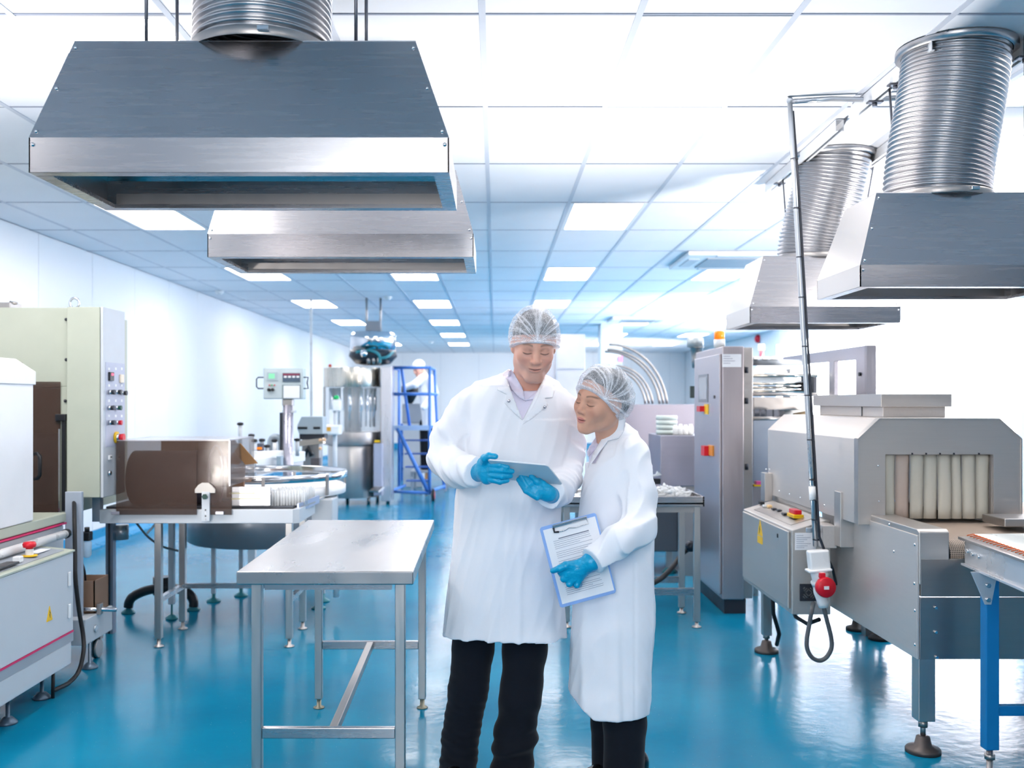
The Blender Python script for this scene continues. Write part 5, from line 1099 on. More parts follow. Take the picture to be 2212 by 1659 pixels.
# ================================================================== people: implicit-surface modelling
def surface_nets(fn, lo, hi, h):
    ax = [np.arange(lo[i], hi[i] + h, h, dtype=np.float32) for i in range(3)]
    X = ax[0][:, None, None]; Y = ax[1][None, :, None]; Z = ax[2][None, None, :]
    G = fn(X, Y, Z).astype(np.float32)
    n = G.shape; ins = G < 0
    c = [ins[a:n[0] - 1 + a, b:n[1] - 1 + b, d:n[2] - 1 + d] for a in (0, 1) for b in (0, 1) for d in (0, 1)]
    al = c[0].copy(); an = c[0].copy()
    for q in c[1:]: al &= q; an |= q
    I = np.argwhere(an & ~al); del al, an, c
    idx = np.full((n[0] - 1, n[1] - 1, n[2] - 1), -1, np.int32); idx[I[:, 0], I[:, 1], I[:, 2]] = np.arange(len(I))
    pos = np.zeros((len(I), 3), np.float32); cnt = np.zeros(len(I), np.float32)
    C = [(a, b, d) for a in (0, 1) for b in (0, 1) for d in (0, 1)]
    for a in C:
        for b in C:
            if sum(abs(a[i] - b[i]) for i in range(3)) != 1 or a > b: continue
            va = G[I[:, 0] + a[0], I[:, 1] + a[1], I[:, 2] + a[2]]; vb = G[I[:, 0] + b[0], I[:, 1] + b[1], I[:, 2] + b[2]]
            m = (va < 0) != (vb < 0); t = np.where(m, va / np.where(va == vb, 1, va - vb), 0)
            pos += m[:, None] * (np.array(a, np.float32) + np.outer(t, np.array(b, np.float32) - np.array(a, np.float32))); cnt += m
    V = (I + pos / cnt[:, None]) * h + np.array([x[0] for x in ax], np.float32)
    Q = []
    for d in range(3):
        e1, e2 = (d + 1) % 3, (d + 2) % 3
        s0 = [slice(None)] * 3; s1 = [slice(None)] * 3; s0[d] = slice(0, -1); s1[d] = slice(1, None)
        A, Bm = ins[tuple(s0)], ins[tuple(s1)]
        E = np.argwhere(A != Bm); fl = A[E[:, 0], E[:, 1], E[:, 2]]
        ok = (E[:, e1] > 0) & (E[:, e2] > 0) & (E[:, e1] < n[e1] - 1) & (E[:, e2] < n[e2] - 1)
        E, fl = E[ok], fl[ok]
        def cell(o1, o2):
            K = E.copy(); K[:, e1] -= o1; K[:, e2] -= o2; return idx[K[:, 0], K[:, 1], K[:, 2]]
        q = np.stack([cell(1, 1), cell(0, 1), cell(0, 0), cell(1, 0)], 1)
        q[~fl] = q[~fl][:, ::-1]; Q.append(q)
    return V, np.concatenate(Q)
def relax(V, Q, it=1, w=.5):
    for _ in range(it):
        acc = np.zeros_like(V); cn = np.zeros(len(V), np.float32)
        for a, b in ((0, 1), (1, 2), (2, 3), (3, 0)):
            np.add.at(acc, Q[:, a], V[Q[:, b]]); np.add.at(cn, Q[:, a], 1); np.add.at(acc, Q[:, b], V[Q[:, a]]); np.add.at(cn, Q[:, b], 1)
        V = V * (1 - w) + w * acc / np.maximum(cn, 1)[:, None]
    return V
def np_mesh(name, V, Q, m, parent=None, colors=None, attrs=None):
    if parent is not None:
        Mi = ROOTM.get(root_of(parent).name)
        if Mi is not None: V = V @ np.array(Mi.to_3x3()).T + np.array(Mi.translation)
    V = np.asarray(V, np.float32)
    me = bpy.data.meshes.new(name); me.vertices.add(len(V)); me.vertices.foreach_set('co', V.ravel())
    k = Q.shape[1]
    me.loops.add(Q.size); me.loops.foreach_set('vertex_index', Q.ravel().astype(np.int32))
    me.polygons.add(len(Q)); me.polygons.foreach_set('loop_start', np.arange(0, Q.size, k, dtype=np.int32))
    me.polygons.foreach_set('use_smooth', np.ones(len(Q), bool)); me.update(calc_edges=True); me.validate()
    if colors is not None:
        a = me.color_attributes.new('tint', 'FLOAT_COLOR', 'POINT'); a.data.foreach_set('color', np.concatenate([colors, np.ones((len(colors), 1))], 1).astype(np.float32).ravel())
    for kx, v in (attrs or {}).items():
        a = me.attributes.new(kx, 'FLOAT', 'POINT'); a.data.foreach_set('value', v.astype(np.float32))
    return new_obj(name, me, m, parent)
sq = np.sqrt
def s_min(a, b, k):
    if k <= 0: return np.minimum(a, b)
    h = np.clip(.5 + .5 * (b - a) / k, 0, 1); return b + (a - b) * h - k * h * (1 - h)
def s_max(a, b, k): return -s_min(-a, -b, k)
def d_cone(X, Y, Z, a, b, ra, rb, sy=1.):
    ba = np.subtract(b, a); L2 = float(ba @ ba)
    t = np.clip(((X - a[0]) * ba[0] + (Y - a[1]) * ba[1] + (Z - a[2]) * ba[2]) / L2, 0, 1)
    return sq((X - a[0] - t * ba[0]) ** 2 + ((Y - a[1] - t * ba[1]) / sy) ** 2 + (Z - a[2] - t * ba[2]) ** 2) - (ra + (rb - ra) * t)
def d_ell(X, Y, Z, c, r):
    x, y, z = (X - c[0]) / r[0], (Y - c[1]) / r[1], (Z - c[2]) / r[2]
    k0 = sq(x * x + y * y + z * z); k1 = sq((x / r[0]) ** 2 + (y / r[1]) ** 2 + (z / r[2]) ** 2)
    return k0 * (k0 - 1) / np.maximum(k1, 1e-6)
def d_chain(X, Y, Z, pts, rs, k=.01, sy=1.):
    d = None
    for i in range(len(pts) - 1):
        e = d_cone(X, Y, Z, pts[i], pts[i + 1], rs[i], rs[i + 1], sy); d = e if d is None else s_min(d, e, k)
    return d
def d_loft(X, Y, Z, tab, n=2.4):
    # tab rows: z, cx, cy, rx, ry (ascending z)
    T = np.array(sorted(tab)); zd = np.linspace(T[0, 0], T[-1, 0], 240); sg = .03 / (zd[1] - zd[0]); kk = np.arange(-int(3 * sg), int(3 * sg) + 1); ke = np.exp(-(kk / sg) ** 2 / 2); ke /= ke.sum()
    f = []
    for i in range(1, 5):
        v = np.interp(zd, T[:, 0], T[:, i]); pad = len(kk) // 2
        # reflect-extrapolate so that the smoothing keeps the end values
        v = np.concatenate([2 * v[0] - v[1:pad + 1][::-1], v, 2 * v[-1] - v[-pad - 1:-1][::-1]]); v = np.convolve(v, ke, 'valid'); f.append(np.interp(Z, zd, v))
    q = (np.abs((X - f[0]) / f[2]) ** n + np.abs((Y - f[1]) / f[3]) ** n) ** (1 / n)
    d = (q - 1) * np.minimum(f[2], f[3])
    return np.maximum(np.maximum(d, T[0, 0] - Z), Z - T[-1, 0])
def wob(X, Y, Z, f, seed, n=5):
    r = np.random.RandomState(seed); o = 0
    for i in range(n):
        v = r.normal(size=3) * np.array(f); o = o + np.sin(X * v[0] + Y * v[1] + Z * v[2] + r.uniform(0, 6.28))
    return o / n
def ridge(X, Y, Z, f, seed, n=3): return 1 - 2.2 * np.abs(wob(X, Y, Z, f, seed, n))
def march(fn, px, py, Y0, Y1, steps=90):
    # first crossing of an implicit surface along sight columns through measured points
    px = np.asarray(px, float); py = np.asarray(py, float)
    Ys = np.linspace(Y0, Y1, steps); best = np.full(len(px), np.nan); prev = None
    for Yv in Ys:
        x = (px - CX) * Yv / F; z = HC - (py - CY) * Yv / F
        d = fn(x, np.full_like(x, Yv), z)
        if prev is not None:
            m = np.isnan(best) & (d < 0); t = prev / np.where(prev - d == 0, 1, prev - d); best[m] = (Yv - (1 - np.clip(t, 0, 1)) * (Ys[1] - Ys[0]))[m]
        prev = d
    bad = np.isnan(best); best[bad] = np.nanmean(best) if (~bad).any() else Y1
    return best
from mathutils.geometry import delaunay_2d_cdt
def patch(name, poly, fn, m, parent, Y0, Y1, off=.003, thick=.004, step=5., lift=None, close=True):
    pts = []
    for i in range(len(poly)):
        a, b = np.array(poly[i], float), np.array(poly[(i + 1) % len(poly)], float); k = max(1, int(np.hypot(*(b - a)) / step))
        pts += [a + (b - a) * j / k for j in range(k)]
    nb = len(pts); xs = [p[0] for p in pts]; ys = [p[1] for p in pts]
    for gx in np.arange(min(xs), max(xs), step):
        for gy in np.arange(min(ys), max(ys), step): pts.append(np.array((gx + .37, gy + .21)))
    r = delaunay_2d_cdt([Vector(p) for p in pts], [(i, (i + 1) % nb) for i in range(nb)], [], 1, 1e-4)
    vs = np.array([tuple(v) for v in r[0]]); fs = r[2]
    Yv = march(fn, vs[:, 0], vs[:, 1], Y0, Y1) - off
    if lift is not None: Yv = Yv - lift(vs[:, 0], vs[:, 1])
    mb = MB(); mb._add([P(a, b, c) for (a, b), c in zip(vs, Yv)], [tuple(f) for f in fs], True)
    return obj(name, mb, m, parent, solid=thick)
# ------------------------------------------------------------------ materials of people
def skin_mat(name):
    m = mat(name, '#ffffff', .48, 0, var=.03, scale=40, bump=.04, bscale=500, attr='tint', sss=.12)
    return m
skin_m = skin_mat('skin')
def cloth(name, col, bump=.18, rough=.85):
    m = mat(name, col, rough, 0, var=.015, scale=5, bump=bump, bscale=9, sheen=.1, spec=.2); return m
coat_m = cloth('white_coat_cotton', '#edf0f7'); shirt_m = cloth('lilac_white_shirt', '#dfdcf0', .1); trouser_m = cloth('navy_trousers', '#10151f', .1)
glove_m = mat('blue_nitrile', '#0d9ecb', .32, 0, var=.06, scale=30, bump=.25, bscale=90, spec=.5)
hair_m = mat('dark_hair', '#2a2729', .5, 0, var=.25, scale=60, stretch=(1, .2, .2), bump=.4, bscale=120)
hair_w = mat('black_hair', '#15161c', .4, 0, var=.3, scale=60, stretch=(1, .2, .2), bump=.4, bscale=120)
shoe_m = mat('black_leather', '#0d0e12', .3, 0, var=.05)
snap_m = mat('press_stud', '#9a9ca6', .25, .9)
def net_mat():
    m = bpy.data.materials.new('hairnet_fabric'); m.use_nodes = True; nt = m.node_tree; N = nt.nodes; L = nt.links
    b = N['Principled BSDF']; b.inputs['Base Color'].default_value = (*lin('#f3f4fa'), 1); b.inputs['Roughness'].default_value = .7
    at = N.new('ShaderNodeAttribute'); at.attribute_name = 'pleat'
    tc = N.new('ShaderNodeTexCoord'); mp = N.new('ShaderNodeMapping'); mp.inputs['Scale'].default_value = (1, 1, 2.2); L.new(tc.outputs['Object'], mp.inputs[0])
    wv = N.new('ShaderNodeTexWave'); wv.inputs['Scale'].default_value = 75; wv.inputs['Distortion'].default_value = 9; wv.inputs['Detail'].default_value = 3; wv.inputs['Detail Scale'].default_value = 2.2
    L.new(mp.outputs[0], wv.inputs['Vector'])
    r = N.new('ShaderNodeMapRange'); r.inputs[1].default_value = .55; r.inputs[2].default_value = 1.; r.inputs[3].default_value = 0; r.inputs[4].default_value = .42; L.new(wv.outputs['Fac'], r.inputs[0])
    nz = N.new('ShaderNodeTexNoise'); nz.inputs['Scale'].default_value = 70; nz.inputs['Detail'].default_value = 4; L.new(tc.outputs['Object'], nz.inputs['Vector'])
    r2 = N.new('ShaderNodeMapRange'); r2.inputs[1].default_value = .4; r2.inputs[2].default_value = .75; r2.inputs[3].default_value = .14; r2.inputs[4].default_value = .36; L.new(nz.outputs[0], r2.inputs[0])
    a1 = N.new('ShaderNodeMath'); a1.operation = 'ADD'; L.new(at.outputs['Fac'], a1.inputs[0]); L.new(r.outputs[0], a1.inputs[1])
    a2 = N.new('ShaderNodeMath'); a2.operation = 'ADD'; a2.use_clamp = True; L.new(a1.outputs[0], a2.inputs[0]); L.new(r2.outputs[0], a2.inputs[1])
    L.new(a2.outputs[0], b.inputs['Alpha'])
    return m
net_m = net_mat()

# ------------------------------------------------------------------ head builder (local frame: face looks to -Y, eyes at z=0)
def head_fn(female, neck_end):
    f = female
    def fn(X, Y, Z):
        e = lambda c, r: d_ell(X, Y, Z, c, r)
        ax = np.abs(X)
        def em(c, r): return d_ell(ax, Y, Z, c, r)
        d = e((0, .008, .03), (.074 if f else .076, .097, .09))
        d = s_min(d, e((0, -.022, -.03), (.061 if f else .064, .07, .086 if f else .09)), .03)
        d = s_min(d, em((.042 if f else .044, .004, -.06 if f else -.066), (.022, .03, .026)), .034)
        d = s_min(d, d_cone(ax, Y, Z, (.040 if f else .044, -.004, -.072 if f else -.080), (.012 if f else .018, -.066, -.100 if f else -.108), .013, .0155), .024)
        d = s_min(d, e((0, -.072, -.098 if f else -.102), (.02 if f else .028, .022, .020)), .024)
        d = s_min(d, d_cone(ax, Y, Z, (0, -.083, .021), (.034, -.074, .021), .0105, .009), .016)
        d = s_min(d, em((.037, -.060, -.026), (.026, .026, .026)), .028)
        d = s_max(d, -em((.032, -.107, -.001), (.0215, .021, .015)), .014)
        d = s_min(d, em((.0315, -.0745, -.002), (.0165, .016, .0135)), .005)
        # lid fold
        d = s_max(d, -em((.0315, -.094, .0095), (.0165, .004, .0016)), .003)
        nb = (.0085, .010) if f else (.0095, .0118)
        d = s_min(d, d_cone(X, Y, Z, (0, -.086, .012), (0, -.104 if f else -.108, -.029), nb[0], nb[1]), .012)
        d = s_min(d, e((0, -.106 if f else -.111, -.032), (.0105 if f else .0115, .0105, .0095)), .006)
        d = s_min(d, em((.0118 if f else .0128, -.097, -.0355), (.0075, .0105, .0075)), .006)
        d = s_max(d, -em((.0065, -.104, -.0435), (.0035, .006, .004)), .002)
        d = s_min(d, e((0, -.077, -.062), (.029, .015, .026)), .022)
        lz = -.062; ly = .0035 if f else .004; cv = .002 if f else .0045
        Zc = Z - (ax / .026) ** 2 * cv
        d = s_min(d, d_ell(X, Y, Zc, (0, -.0965 + ly, lz), (.0205 if f else .024, .0075, .0052 if f else .0036)), .005)
        d = s_min(d, d_ell(X, Y, Zc, (0, -.0955 + ly, lz - .0105), (.0175 if f else .020, .0078, .0062 if f else .0046)), .005)
        d = s_max(d, -d_ell(X, Y, Zc, (0, -.106 + ly, lz - .0048), (.024 if f else .029, .010, .0011)), .0022)
        d = s_min(d, em((.076, .014, -.008), (.010, .019, .031)), .009)
        d = s_max(d, -em((.086, .008, -.006), (.006, .009, .016)), .005)
        ne = neck_end
        d = s_min(d, d_cone(X, Y, Z, (0, .028, -.045), ne, .048 if f else .056, .052 if f else .064), .03)
        return d
    return fn
def head_colors(V, female):
    x, y, z = V[:, 0], V[:, 1], V[:, 2]; ax = np.abs(x)
    base = np.array(lin('#d9a58c' if female else '#e6ae98'))
    C = np.tile(base, (len(V), 1))
    def mixc(w, col): 
        nonlocal C; w = np.clip(w, 0, 1)[:, None]; C = C * (1 - w) + np.array(lin(col)) * w
    g = lambda dx, dz, sx, sz: np.exp(-((dx / sx) ** 2 + (dz / sz) ** 2))
    front = np.clip((-y - .05) / .02, 0, 1)
    mixc(.45 * g(ax - .042, z + .035, .02, .018) * front, '#d98f80' if not female else '#c27f6c')
    mixc(.35 * g(x, z + .034, .016, .012) * np.clip((-y - .095) / .01, 0, 1), '#d58c7c' if not female else '#be8270')
    if not female:
        mixc(.30 * np.clip((-z - .048) / .02, 0, 1) * np.clip((.04 - y) / .03, 0, 1) * np.clip((z + .125) / .01, 0, 1), '#a98d88')
    zc = z - (ax / .026) ** 2 * (.002 if female else .0045)
    lip = np.clip(3.5 * (1 - (x / (.0215 if female else .025)) ** 2 - ((zc + .0668) / (.0118 if female else .0085)) ** 2), 0, 1) * (y < -.075)
    mixc(lip * (.7 if female else .5), '#b9666a' if female else '#c07f76')
    mixc(np.clip(2 * (1 - (x / (.0225 if female else .027)) ** 2 - ((zc + .0668) / .0017) ** 2), 0, 1) * (y < -.075) * .8, '#5e2a2a')
    bz = .0235 + .004 * np.sin(np.clip((ax - .014) / .04, 0, 1) * np.pi) - .1 * np.clip(ax - .045, 0, 1)
    brow = np.exp(-((z - bz) / (.0032 if female else .0042)) ** 2) * np.clip((ax - .012) / .004, 0, 1) * np.clip((.056 - ax) / .008, 0, 1) * (y < -.05)
    mixc(brow * (.75 if female else .7), '#4b3a35' if female else '#6b5347')
    ex = (ax - .0315) / .0165
    lz = -.0085 + .004 * ex ** 2
    lash = np.exp(-((z - lz) / (.0018 if female else .0022)) ** 2) * np.exp(-(ex / 1.0) ** 8) * (y < -.07)
    mixc(lash * .95, '#1d1716')
    mixc(.5 * np.exp(-((z - .005) / .006) ** 2) * np.exp(-(ex / 1.1) ** 4) * (y < -.06), '#8f5f57' if not female else '#8e6355')  # eyelid shade painted into the skin colour
    mixc(.4 * np.exp(-((z + .014) / .005) ** 2) * np.exp(-(ex / 1.1) ** 4) * (y < -.06), '#b88a84' if not female else '#a87868')
    return C
def pose_matrix(yaw, pitch, roll, anchor_local, anchor_world, s=1.):
    R = Matrix.Rotation(math.radians(roll), 3, 'Y') @ Matrix.Rotation(math.radians(yaw), 3, 'Z') @ Matrix.Rotation(math.radians(pitch), 3, 'X')
    R = R * s
    return R, Vector(anchor_world) - R @ Vector(anchor_local)
def to_world(V, R, T): return V @ np.array(R).T + np.array(T)
def build_head(person, female, R, T, neck_world, hair, cap, edge, gather, hairline, hairmat):
    Ri = R.inverted(); ne = tuple(Ri @ (Vector(neck_world) - T))
    fn = head_fn(female, ne)
    V, Q = surface_nets(fn, (-.1, -.135, min(-.15, ne[2] - .03)), (.1, max(.13, ne[1] + .07), .135), .0021)
    V = relax(V, Q, 1, .35)
    np_mesh('body', to_world(V, R, T), Q, skin_m, person, head_colors(V, female))
    # hair below the net
    def hfn(X, Y, Z):
        d = d_ell(X, Y, Z, *hair[0])
        for c, r in hair[1:]: d = s_min(d, d_ell(X, Y, Z, c, r), .02)
        return s_max(d, -(Z - (hairline[0] + hairline[1] * Y)), .004)
    V, Q = surface_nets(hfn, (-.12, -.13, -.13), (.12, .18, .16), .004); np_mesh('hair', to_world(V, R, T), Q, hairmat, person)
    gx, gy, gz = gather
    def ridges(X, Y, Z):
        dx, dy, dz = X - gx, Y - gy, Z - gz; dist = sq(dx * dx + dy * dy + dz * dz) + 1e-5
        if female: ang = np.arctan2(dz + .0 * dx, dy)
        else: ang = np.arctan2(dx, dz + .6 * (dy))
        rs = np.random.RandomState(11 if female else 4); out = 0
        for k in range(26):
            a0 = rs.uniform(-1.5, 1.5) if not female else rs.uniform(-1.2, 2.2)
            w = rs.uniform(.014, .045); amp = rs.uniform(.4, 1); bend = rs.uniform(-2, 2)
            out = np.maximum(out, amp * np.exp(-((ang - a0 - bend * dist) / w) ** 2) * np.exp(-dist / rs.uniform(.06, .2)))
        return out, dist
    def pl(X, Y, Z): return Z - (edge[0] + edge[1] * Y)
    def cfn(X, Y, Z):
        d = d_ell(X, Y, Z, *cap[0])
        for c, r in cap[1:]: d = s_min(d, d_ell(X, Y, Z, c, r), .03)
        rg, _ = ridges(X, Y, Z); e = pl(X, Y, Z)
        d = d - .0035 * rg - .0012 * wob(X, Y, Z, (90, 90, 160), 3) - .0018 * wob(X, Y, Z, (45, 45, 60), 8)
        d = d - .0035 * np.exp(-((e - .004) / .004) ** 2) - .0016 * np.sin(np.arctan2(X, Y) * 70) * np.exp(-(e / .008) ** 2)
        return s_max(d, -e, .003)
    V, Q = surface_nets(cfn, (-.14, -.15, -.14), (.14, .2, .18), .0024)
    rg, dist = ridges(V[:, 0], V[:, 1], V[:, 2]); e = pl(V[:, 0], V[:, 1], V[:, 2])
    pleat = np.clip(.95 * rg + .55 * np.exp(-(dist / .016) ** 2) + .5 * np.exp(-(e / .0055) ** 2), 0, 1)
    np_mesh('hairnet', to_world(V, R, T), Q, net_m, person, attrs={'pleat': pleat})
def hand(name, person, palm, fingers, thumb, wrist, h=.0022, k=.007):
    pts = [np.array(q[0]) for q in palm] + [np.array(p) for f in fingers + [thumb, wrist] for p in f[0]]
    lo = np.min(pts, 0) - .03; hi = np.max(pts, 0) + .03
    def fn(X, Y, Z):
        d = None
        for c0, c1, r0, r1, sy in palm:
            e = d_cone(X, Y, Z, c0, c1, r0, r1, sy); d = e if d is None else s_min(d, e, .016)
        d = s_min(d, d_chain(X, Y, Z, *wrist, k=.01), .016)
        fd = None
        for p, r in fingers:
            e = d_chain(X, Y, Z, p, r, .003); fd = e if fd is None else s_min(fd, e, .0022)
        d = s_min(d, fd, k); d = s_min(d, d_chain(X, Y, Z, *thumb, k=.004), .008)
        return d - .0006 * wob(X, Y, Z, (300, 300, 300), 5)
    V, Q = surface_nets(fn, lo, hi, h); V = relax(V, Q, 1, .3)
    return np_mesh(name, V, Q, glove_m, person)
def A(px, py, Y): return np.array(P(px, py, Y))

# ================================================================== the man
man = thing('person', 'person in white lab coat and hairnet looking down at a tablet', 'person', (PX(1110, 3.78), 3.78, 0))
YM = 3.78; mp = YM / F
def row(py, l, r, ry, cy=0., Y=YM): return (PZ(py, Y), (PX(l, Y) + PX(r, Y)) / 2, Y + cy, (PX(r, Y) - PX(l, Y)) / 2, ry)
man_rows = [row(835, 1040, 1192, .095, .0), row(862, 1012, 1222, .118), row(905, 1004, 1228, .132), row(960, 1000, 1222, .14), row(1020, 992, 1212, .142), row(1080, 985, 1206, .142), row(1160, 981, 1205, .145), row(1250, 974, 1208, .152), row(1366, 962, 1217, .165)]
ml = ([A(1012, 884, YM + .01), A(974, 945, YM - .02), A(962, 992, YM - .05), A(990, 1015, 3.60), A(1030, 1021, 3.47)], [.070, .068, .062, .058, .050])
mr = ([A(1212, 886, YM + .01), A(1226, 960, YM + .04), A(1220, 1030, YM + .0), A(1204, 1058, 3.64), A(1190, 1068, 3.51)], [.066, .064, .060, .055, .047])
def placket_x(Z, Y=3.63):
    py = CY + (HC - Z) * F / Y
    return (np.interp(py, [905, 1000, 1150, 1250, 1366], [1122, 1106, 1093, 1087, 1081]) - CX) * Y / F
def folds(X, Y, Z, cx, cy, z_top, z_bot, seed, n=7):
    th = np.arctan2(X - cx, -(Y - cy)); g = np.clip((z_top - Z) / (z_top - z_bot), 0, 1); r = np.random.RandomState(seed); o = 0
    for i in range(n):
        t0 = r.uniform(-1.6, 1.6); w = r.uniform(.06, .16); o = o + r.uniform(-.6, 1.) * np.exp(-((th - t0 - .25 * r.uniform(-1, 1) * (1 - g)) / w) ** 2)
    return o * g
def man_coat(X, Y, Z, detail=True):
    d = d_loft(X, Y, Z, man_rows)
    d = s_min(d, d_cone(X, Y, Z, A(1116, 830, YM + .01), A(1018, 878, YM + .01), .062, .068), .045)
    d = s_min(d, d_cone(X, Y, Z, A(1152, 832, YM + .01), A(1206, 880, YM + .01), .06, .066), .045)
    a1 = d_chain(X, Y, Z, *ml, k=.02); a2 = d_chain(X, Y, Z, *mr, k=.02)
    if detail:
        d = d - .011 * folds(X, Y, Z, PX(1105, YM), YM, PZ(1040, YM), PZ(1366, YM), 21, 9) - .003 * wob(X, Y, Z, (16, 16, 7), 2) - .0035 * ridge(X + .35 * Z, Y, Z, (24, 24, 7), 62) - .002 * ridge(X - .3 * Z, Y, Z, (40, 40, 14), 63)
        d = d - .0035 * np.clip((X - placket_x(Z)) / .006, 0, 1) * (Y < YM) * (Z < PZ(905, YM))
        wr = wob(X + .5 * Z, Y, Z - .3 * X, (60, 60, 30), 12); a1 = a1 - .004 * wr - .0072 * ridge(X, Y, Z, (48, 42, 52), 31)
        wr = wob(X - .5 * Z, Y, Z + .3 * X, (60, 60, 30), 14); a2 = a2 - .004 * wr - .0072 * ridge(X, Y, Z, (48, 42, 52), 33)
    d = s_min(d, a1, .016); d = s_min(d, a2, .016)
    zt = PZ(800, YM)
    # cuffs cut square, hem open below, neck opening
    w1 = ml[0][-1]; v1 = (ml[0][-1] - ml[0][-2]); v1 = v1 / np.linalg.norm(v1); cut = (X - w1[0] - .004) * v1[0] + (Y - w1[1]) * v1[1] + (Z - w1[2]) * v1[2]
    near = d_cone(X, Y, Z, w1, w1 + v1 * .06, .08, .08); d = np.maximum(d, np.where(near < 0, cut, -1))
    w2 = mr[0][-1]; v2 = (mr[0][-1] - mr[0][-2]); v2 = v2 / np.linalg.norm(v2); cut = (X - w2[0]) * v2[0] + (Y - w2[1]) * v2[1] + (Z - w2[2]) * v2[2]
    near = d_cone(X, Y, Z, w2, w2 + v2 * .06, .08, .08); d = np.maximum(d, np.where(near < 0, cut, -1))
    return d
def man_coat_open(X, Y, Z):
    d = man_coat(X, Y, Z)
    # V opening down to the first stud
    zv, xv = PZ(908, 3.64), PX(1129, 3.64)
    vee = np.maximum(np.maximum((X - xv) - .52 * (Z - zv), -(X - xv) - .42 * (Z - zv)), Y - (YM + .02))
    vee = np.maximum(vee, zv - Z)
    d = s_max(d, -np.maximum(vee, -(d + .03)), .003)
    neck = d_cone(X, Y, Z, A(1136, 770, YM - .0), A(1134, 838, YM - .005), .068, .062)
    d = s_max(d, -neck, .004)
    inner = np.maximum(d + .012, Z - PZ(1345, YM)); d = np.maximum(d, -np.where(Z < PZ(1345, YM), inner, 1))
    return d
V, Q = surface_nets(man_coat_open, (PX(905, 3.6), 3.36, PZ(1372, YM)), (PX(1285, 3.8), 4.0, PZ(780, YM)), .0046)
np_mesh('coat', relax(V, Q, 1, .3), Q, coat_m, man)
def man_shirt(X, Y, Z): return s_max(man_coat(X, Y, Z, False) + .017, -d_cone(X, Y, Z, A(1138, 780, YM), A(1137, 832, YM), .058, .056), .004)
V, Q = surface_nets(man_shirt, (PX(1040, 3.6), 3.5, PZ(960, YM)), (PX(1215, 3.8), 3.98, PZ(790, YM)), .005)
np_mesh('shirt', V, Q, shirt_m, man)
# lapels and collars lie on the coat
fl_ = lambda X, Y, Z: man_coat(X, Y, Z)
base_fn = lambda X, Y, Z: np.minimum(man_coat(X, Y, Z, False), d_cone(X, Y, Z, A(1137, 780, YM), A(1137, 838, YM), .07, .075))
patch('lapel', [(1097, 822), (1102, 840), (1113, 868), (1129, 908), (1112, 893), (1090, 870), (1094, 851), (1074, 842), (1078, 822), (1090, 812)], base_fn, coat_m, man, 3.4, 3.9, .008, .005)
patch('lapel', [(1170, 832), (1162, 858), (1150, 880), (1131, 910), (1128, 918), (1150, 904), (1184, 876), (1177, 860), (1194, 858), (1200, 842), (1188, 824), (1176, 812)], base_fn, coat_m, man, 3.4, 3.9, .008, .005)
sh_fn = lambda X, Y, Z: np.minimum(man_shirt(X, Y, Z), d_cone(X, Y, Z, A(1137, 775, YM), A(1137, 838, YM), .062, .066))
patch('shirt_collar', [(1104, 798), (1112, 808), (1129, 838), (1131, 846), (1134, 866), (1120, 858), (1105, 842), (1097, 820), (1098, 802)], sh_fn, shirt_m, man, 3.4, 3.95, .010, .004)
patch('shirt_collar', [(1170, 822), (1160, 844), (1134, 866), (1150, 862), (1158, 868), (1164, 850), (1174, 838), (1178, 824)], sh_fn, shirt_m, man, 3.4, 3.95, .010, .004)
for (px, py) in ((1099, 866), (1177, 879)):
    Yv = float(march(base_fn, [px], [py], 3.4, 3.9)[0]); q = P(px, py, Yv - .016); obj('press_stud', MB().lathe([(.0055, .004), (.0055, -.002), (.003, -.004), (.001, -.003)], q, 12, R=Matrix.Rotation(math.pi / 2, 3, 'X').transposed()), snap_m, man)
# trousers and shoes
def man_trousers(X, Y, Z):
    a = d_chain(X, Y, Z, [A(1030, 1290, 3.80), A(1022, 1400, 3.80), A(1012, 1490, 3.80), A(996, 1590, 3.81), A(990, 1672, 3.81)], [.082, .078, .074, .069, .070], .02)
    b = d_chain(X, Y, Z, [A(1132, 1290, 3.79), A(1134, 1400, 3.78), A(1125, 1500, 3.78), A(1112, 1590, 3.80), A(1105, 1672, 3.81)], [.086, .083, .078, .078, .080], .02)
    zb = .035
    fa = wob(X + Z * .6, Y, Z * 1.2, (30, 30, 45), 6) * np.clip((.55 - Z) / .4, .15, 1); fb = wob(X - Z * .8, Y, Z * 1.2, (30, 30, 45), 9) * np.clip((.55 - Z) / .4, .15, 1)
    brk = np.exp(-((Z - .135 - .25 * (X - PX(1105, 3.8))) / .018) ** 2)
    a = a - .008 * fa; b = b - .009 * fb - .010 * brk + .006 * np.exp(-((Z - .175 - .25 * (X - PX(1105, 3.8))) / .015) ** 2)
    return np.maximum(s_min(a, b, .01), zb - Z)
V, Q = surface_nets(man_trousers, (PX(925, 3.75), 3.66, .02), (PX(1195, 3.85), 3.96, PZ(1300, YM)), .0055); np_mesh('trousers', V, Q, trouser_m, man)
def shoe(par, x, y, ang):
    R = Matrix.Rotation(ang, 3, 'Z')
    c, s_ = math.cos(ang), math.sin(ang)
    def fn(X, Y, Z):
        u = (X - x) * c + (Y - y) * s_; v = -(X - x) * s_ + (Y - y) * c
        d = d_cone(u, v, Z, (0, -.12, .03), (0, .09, .045), .042, .04); d = s_min(d, d_cone(u, v, Z, (0, .03, .05), (0, .07, .1), .045, .05), .03)
        return np.maximum(d, .004 - Z)
    V, Q = surface_nets(fn, (x - .2, y - .22, .0), (x + .2, y + .2, .16), .006); np_mesh('shoe', V, Q, shoe_m, par)
shoe(man, PX(990, 3.8), 3.78, -.25); shoe(man, PX(1105, 3.8), 3.78, .3)
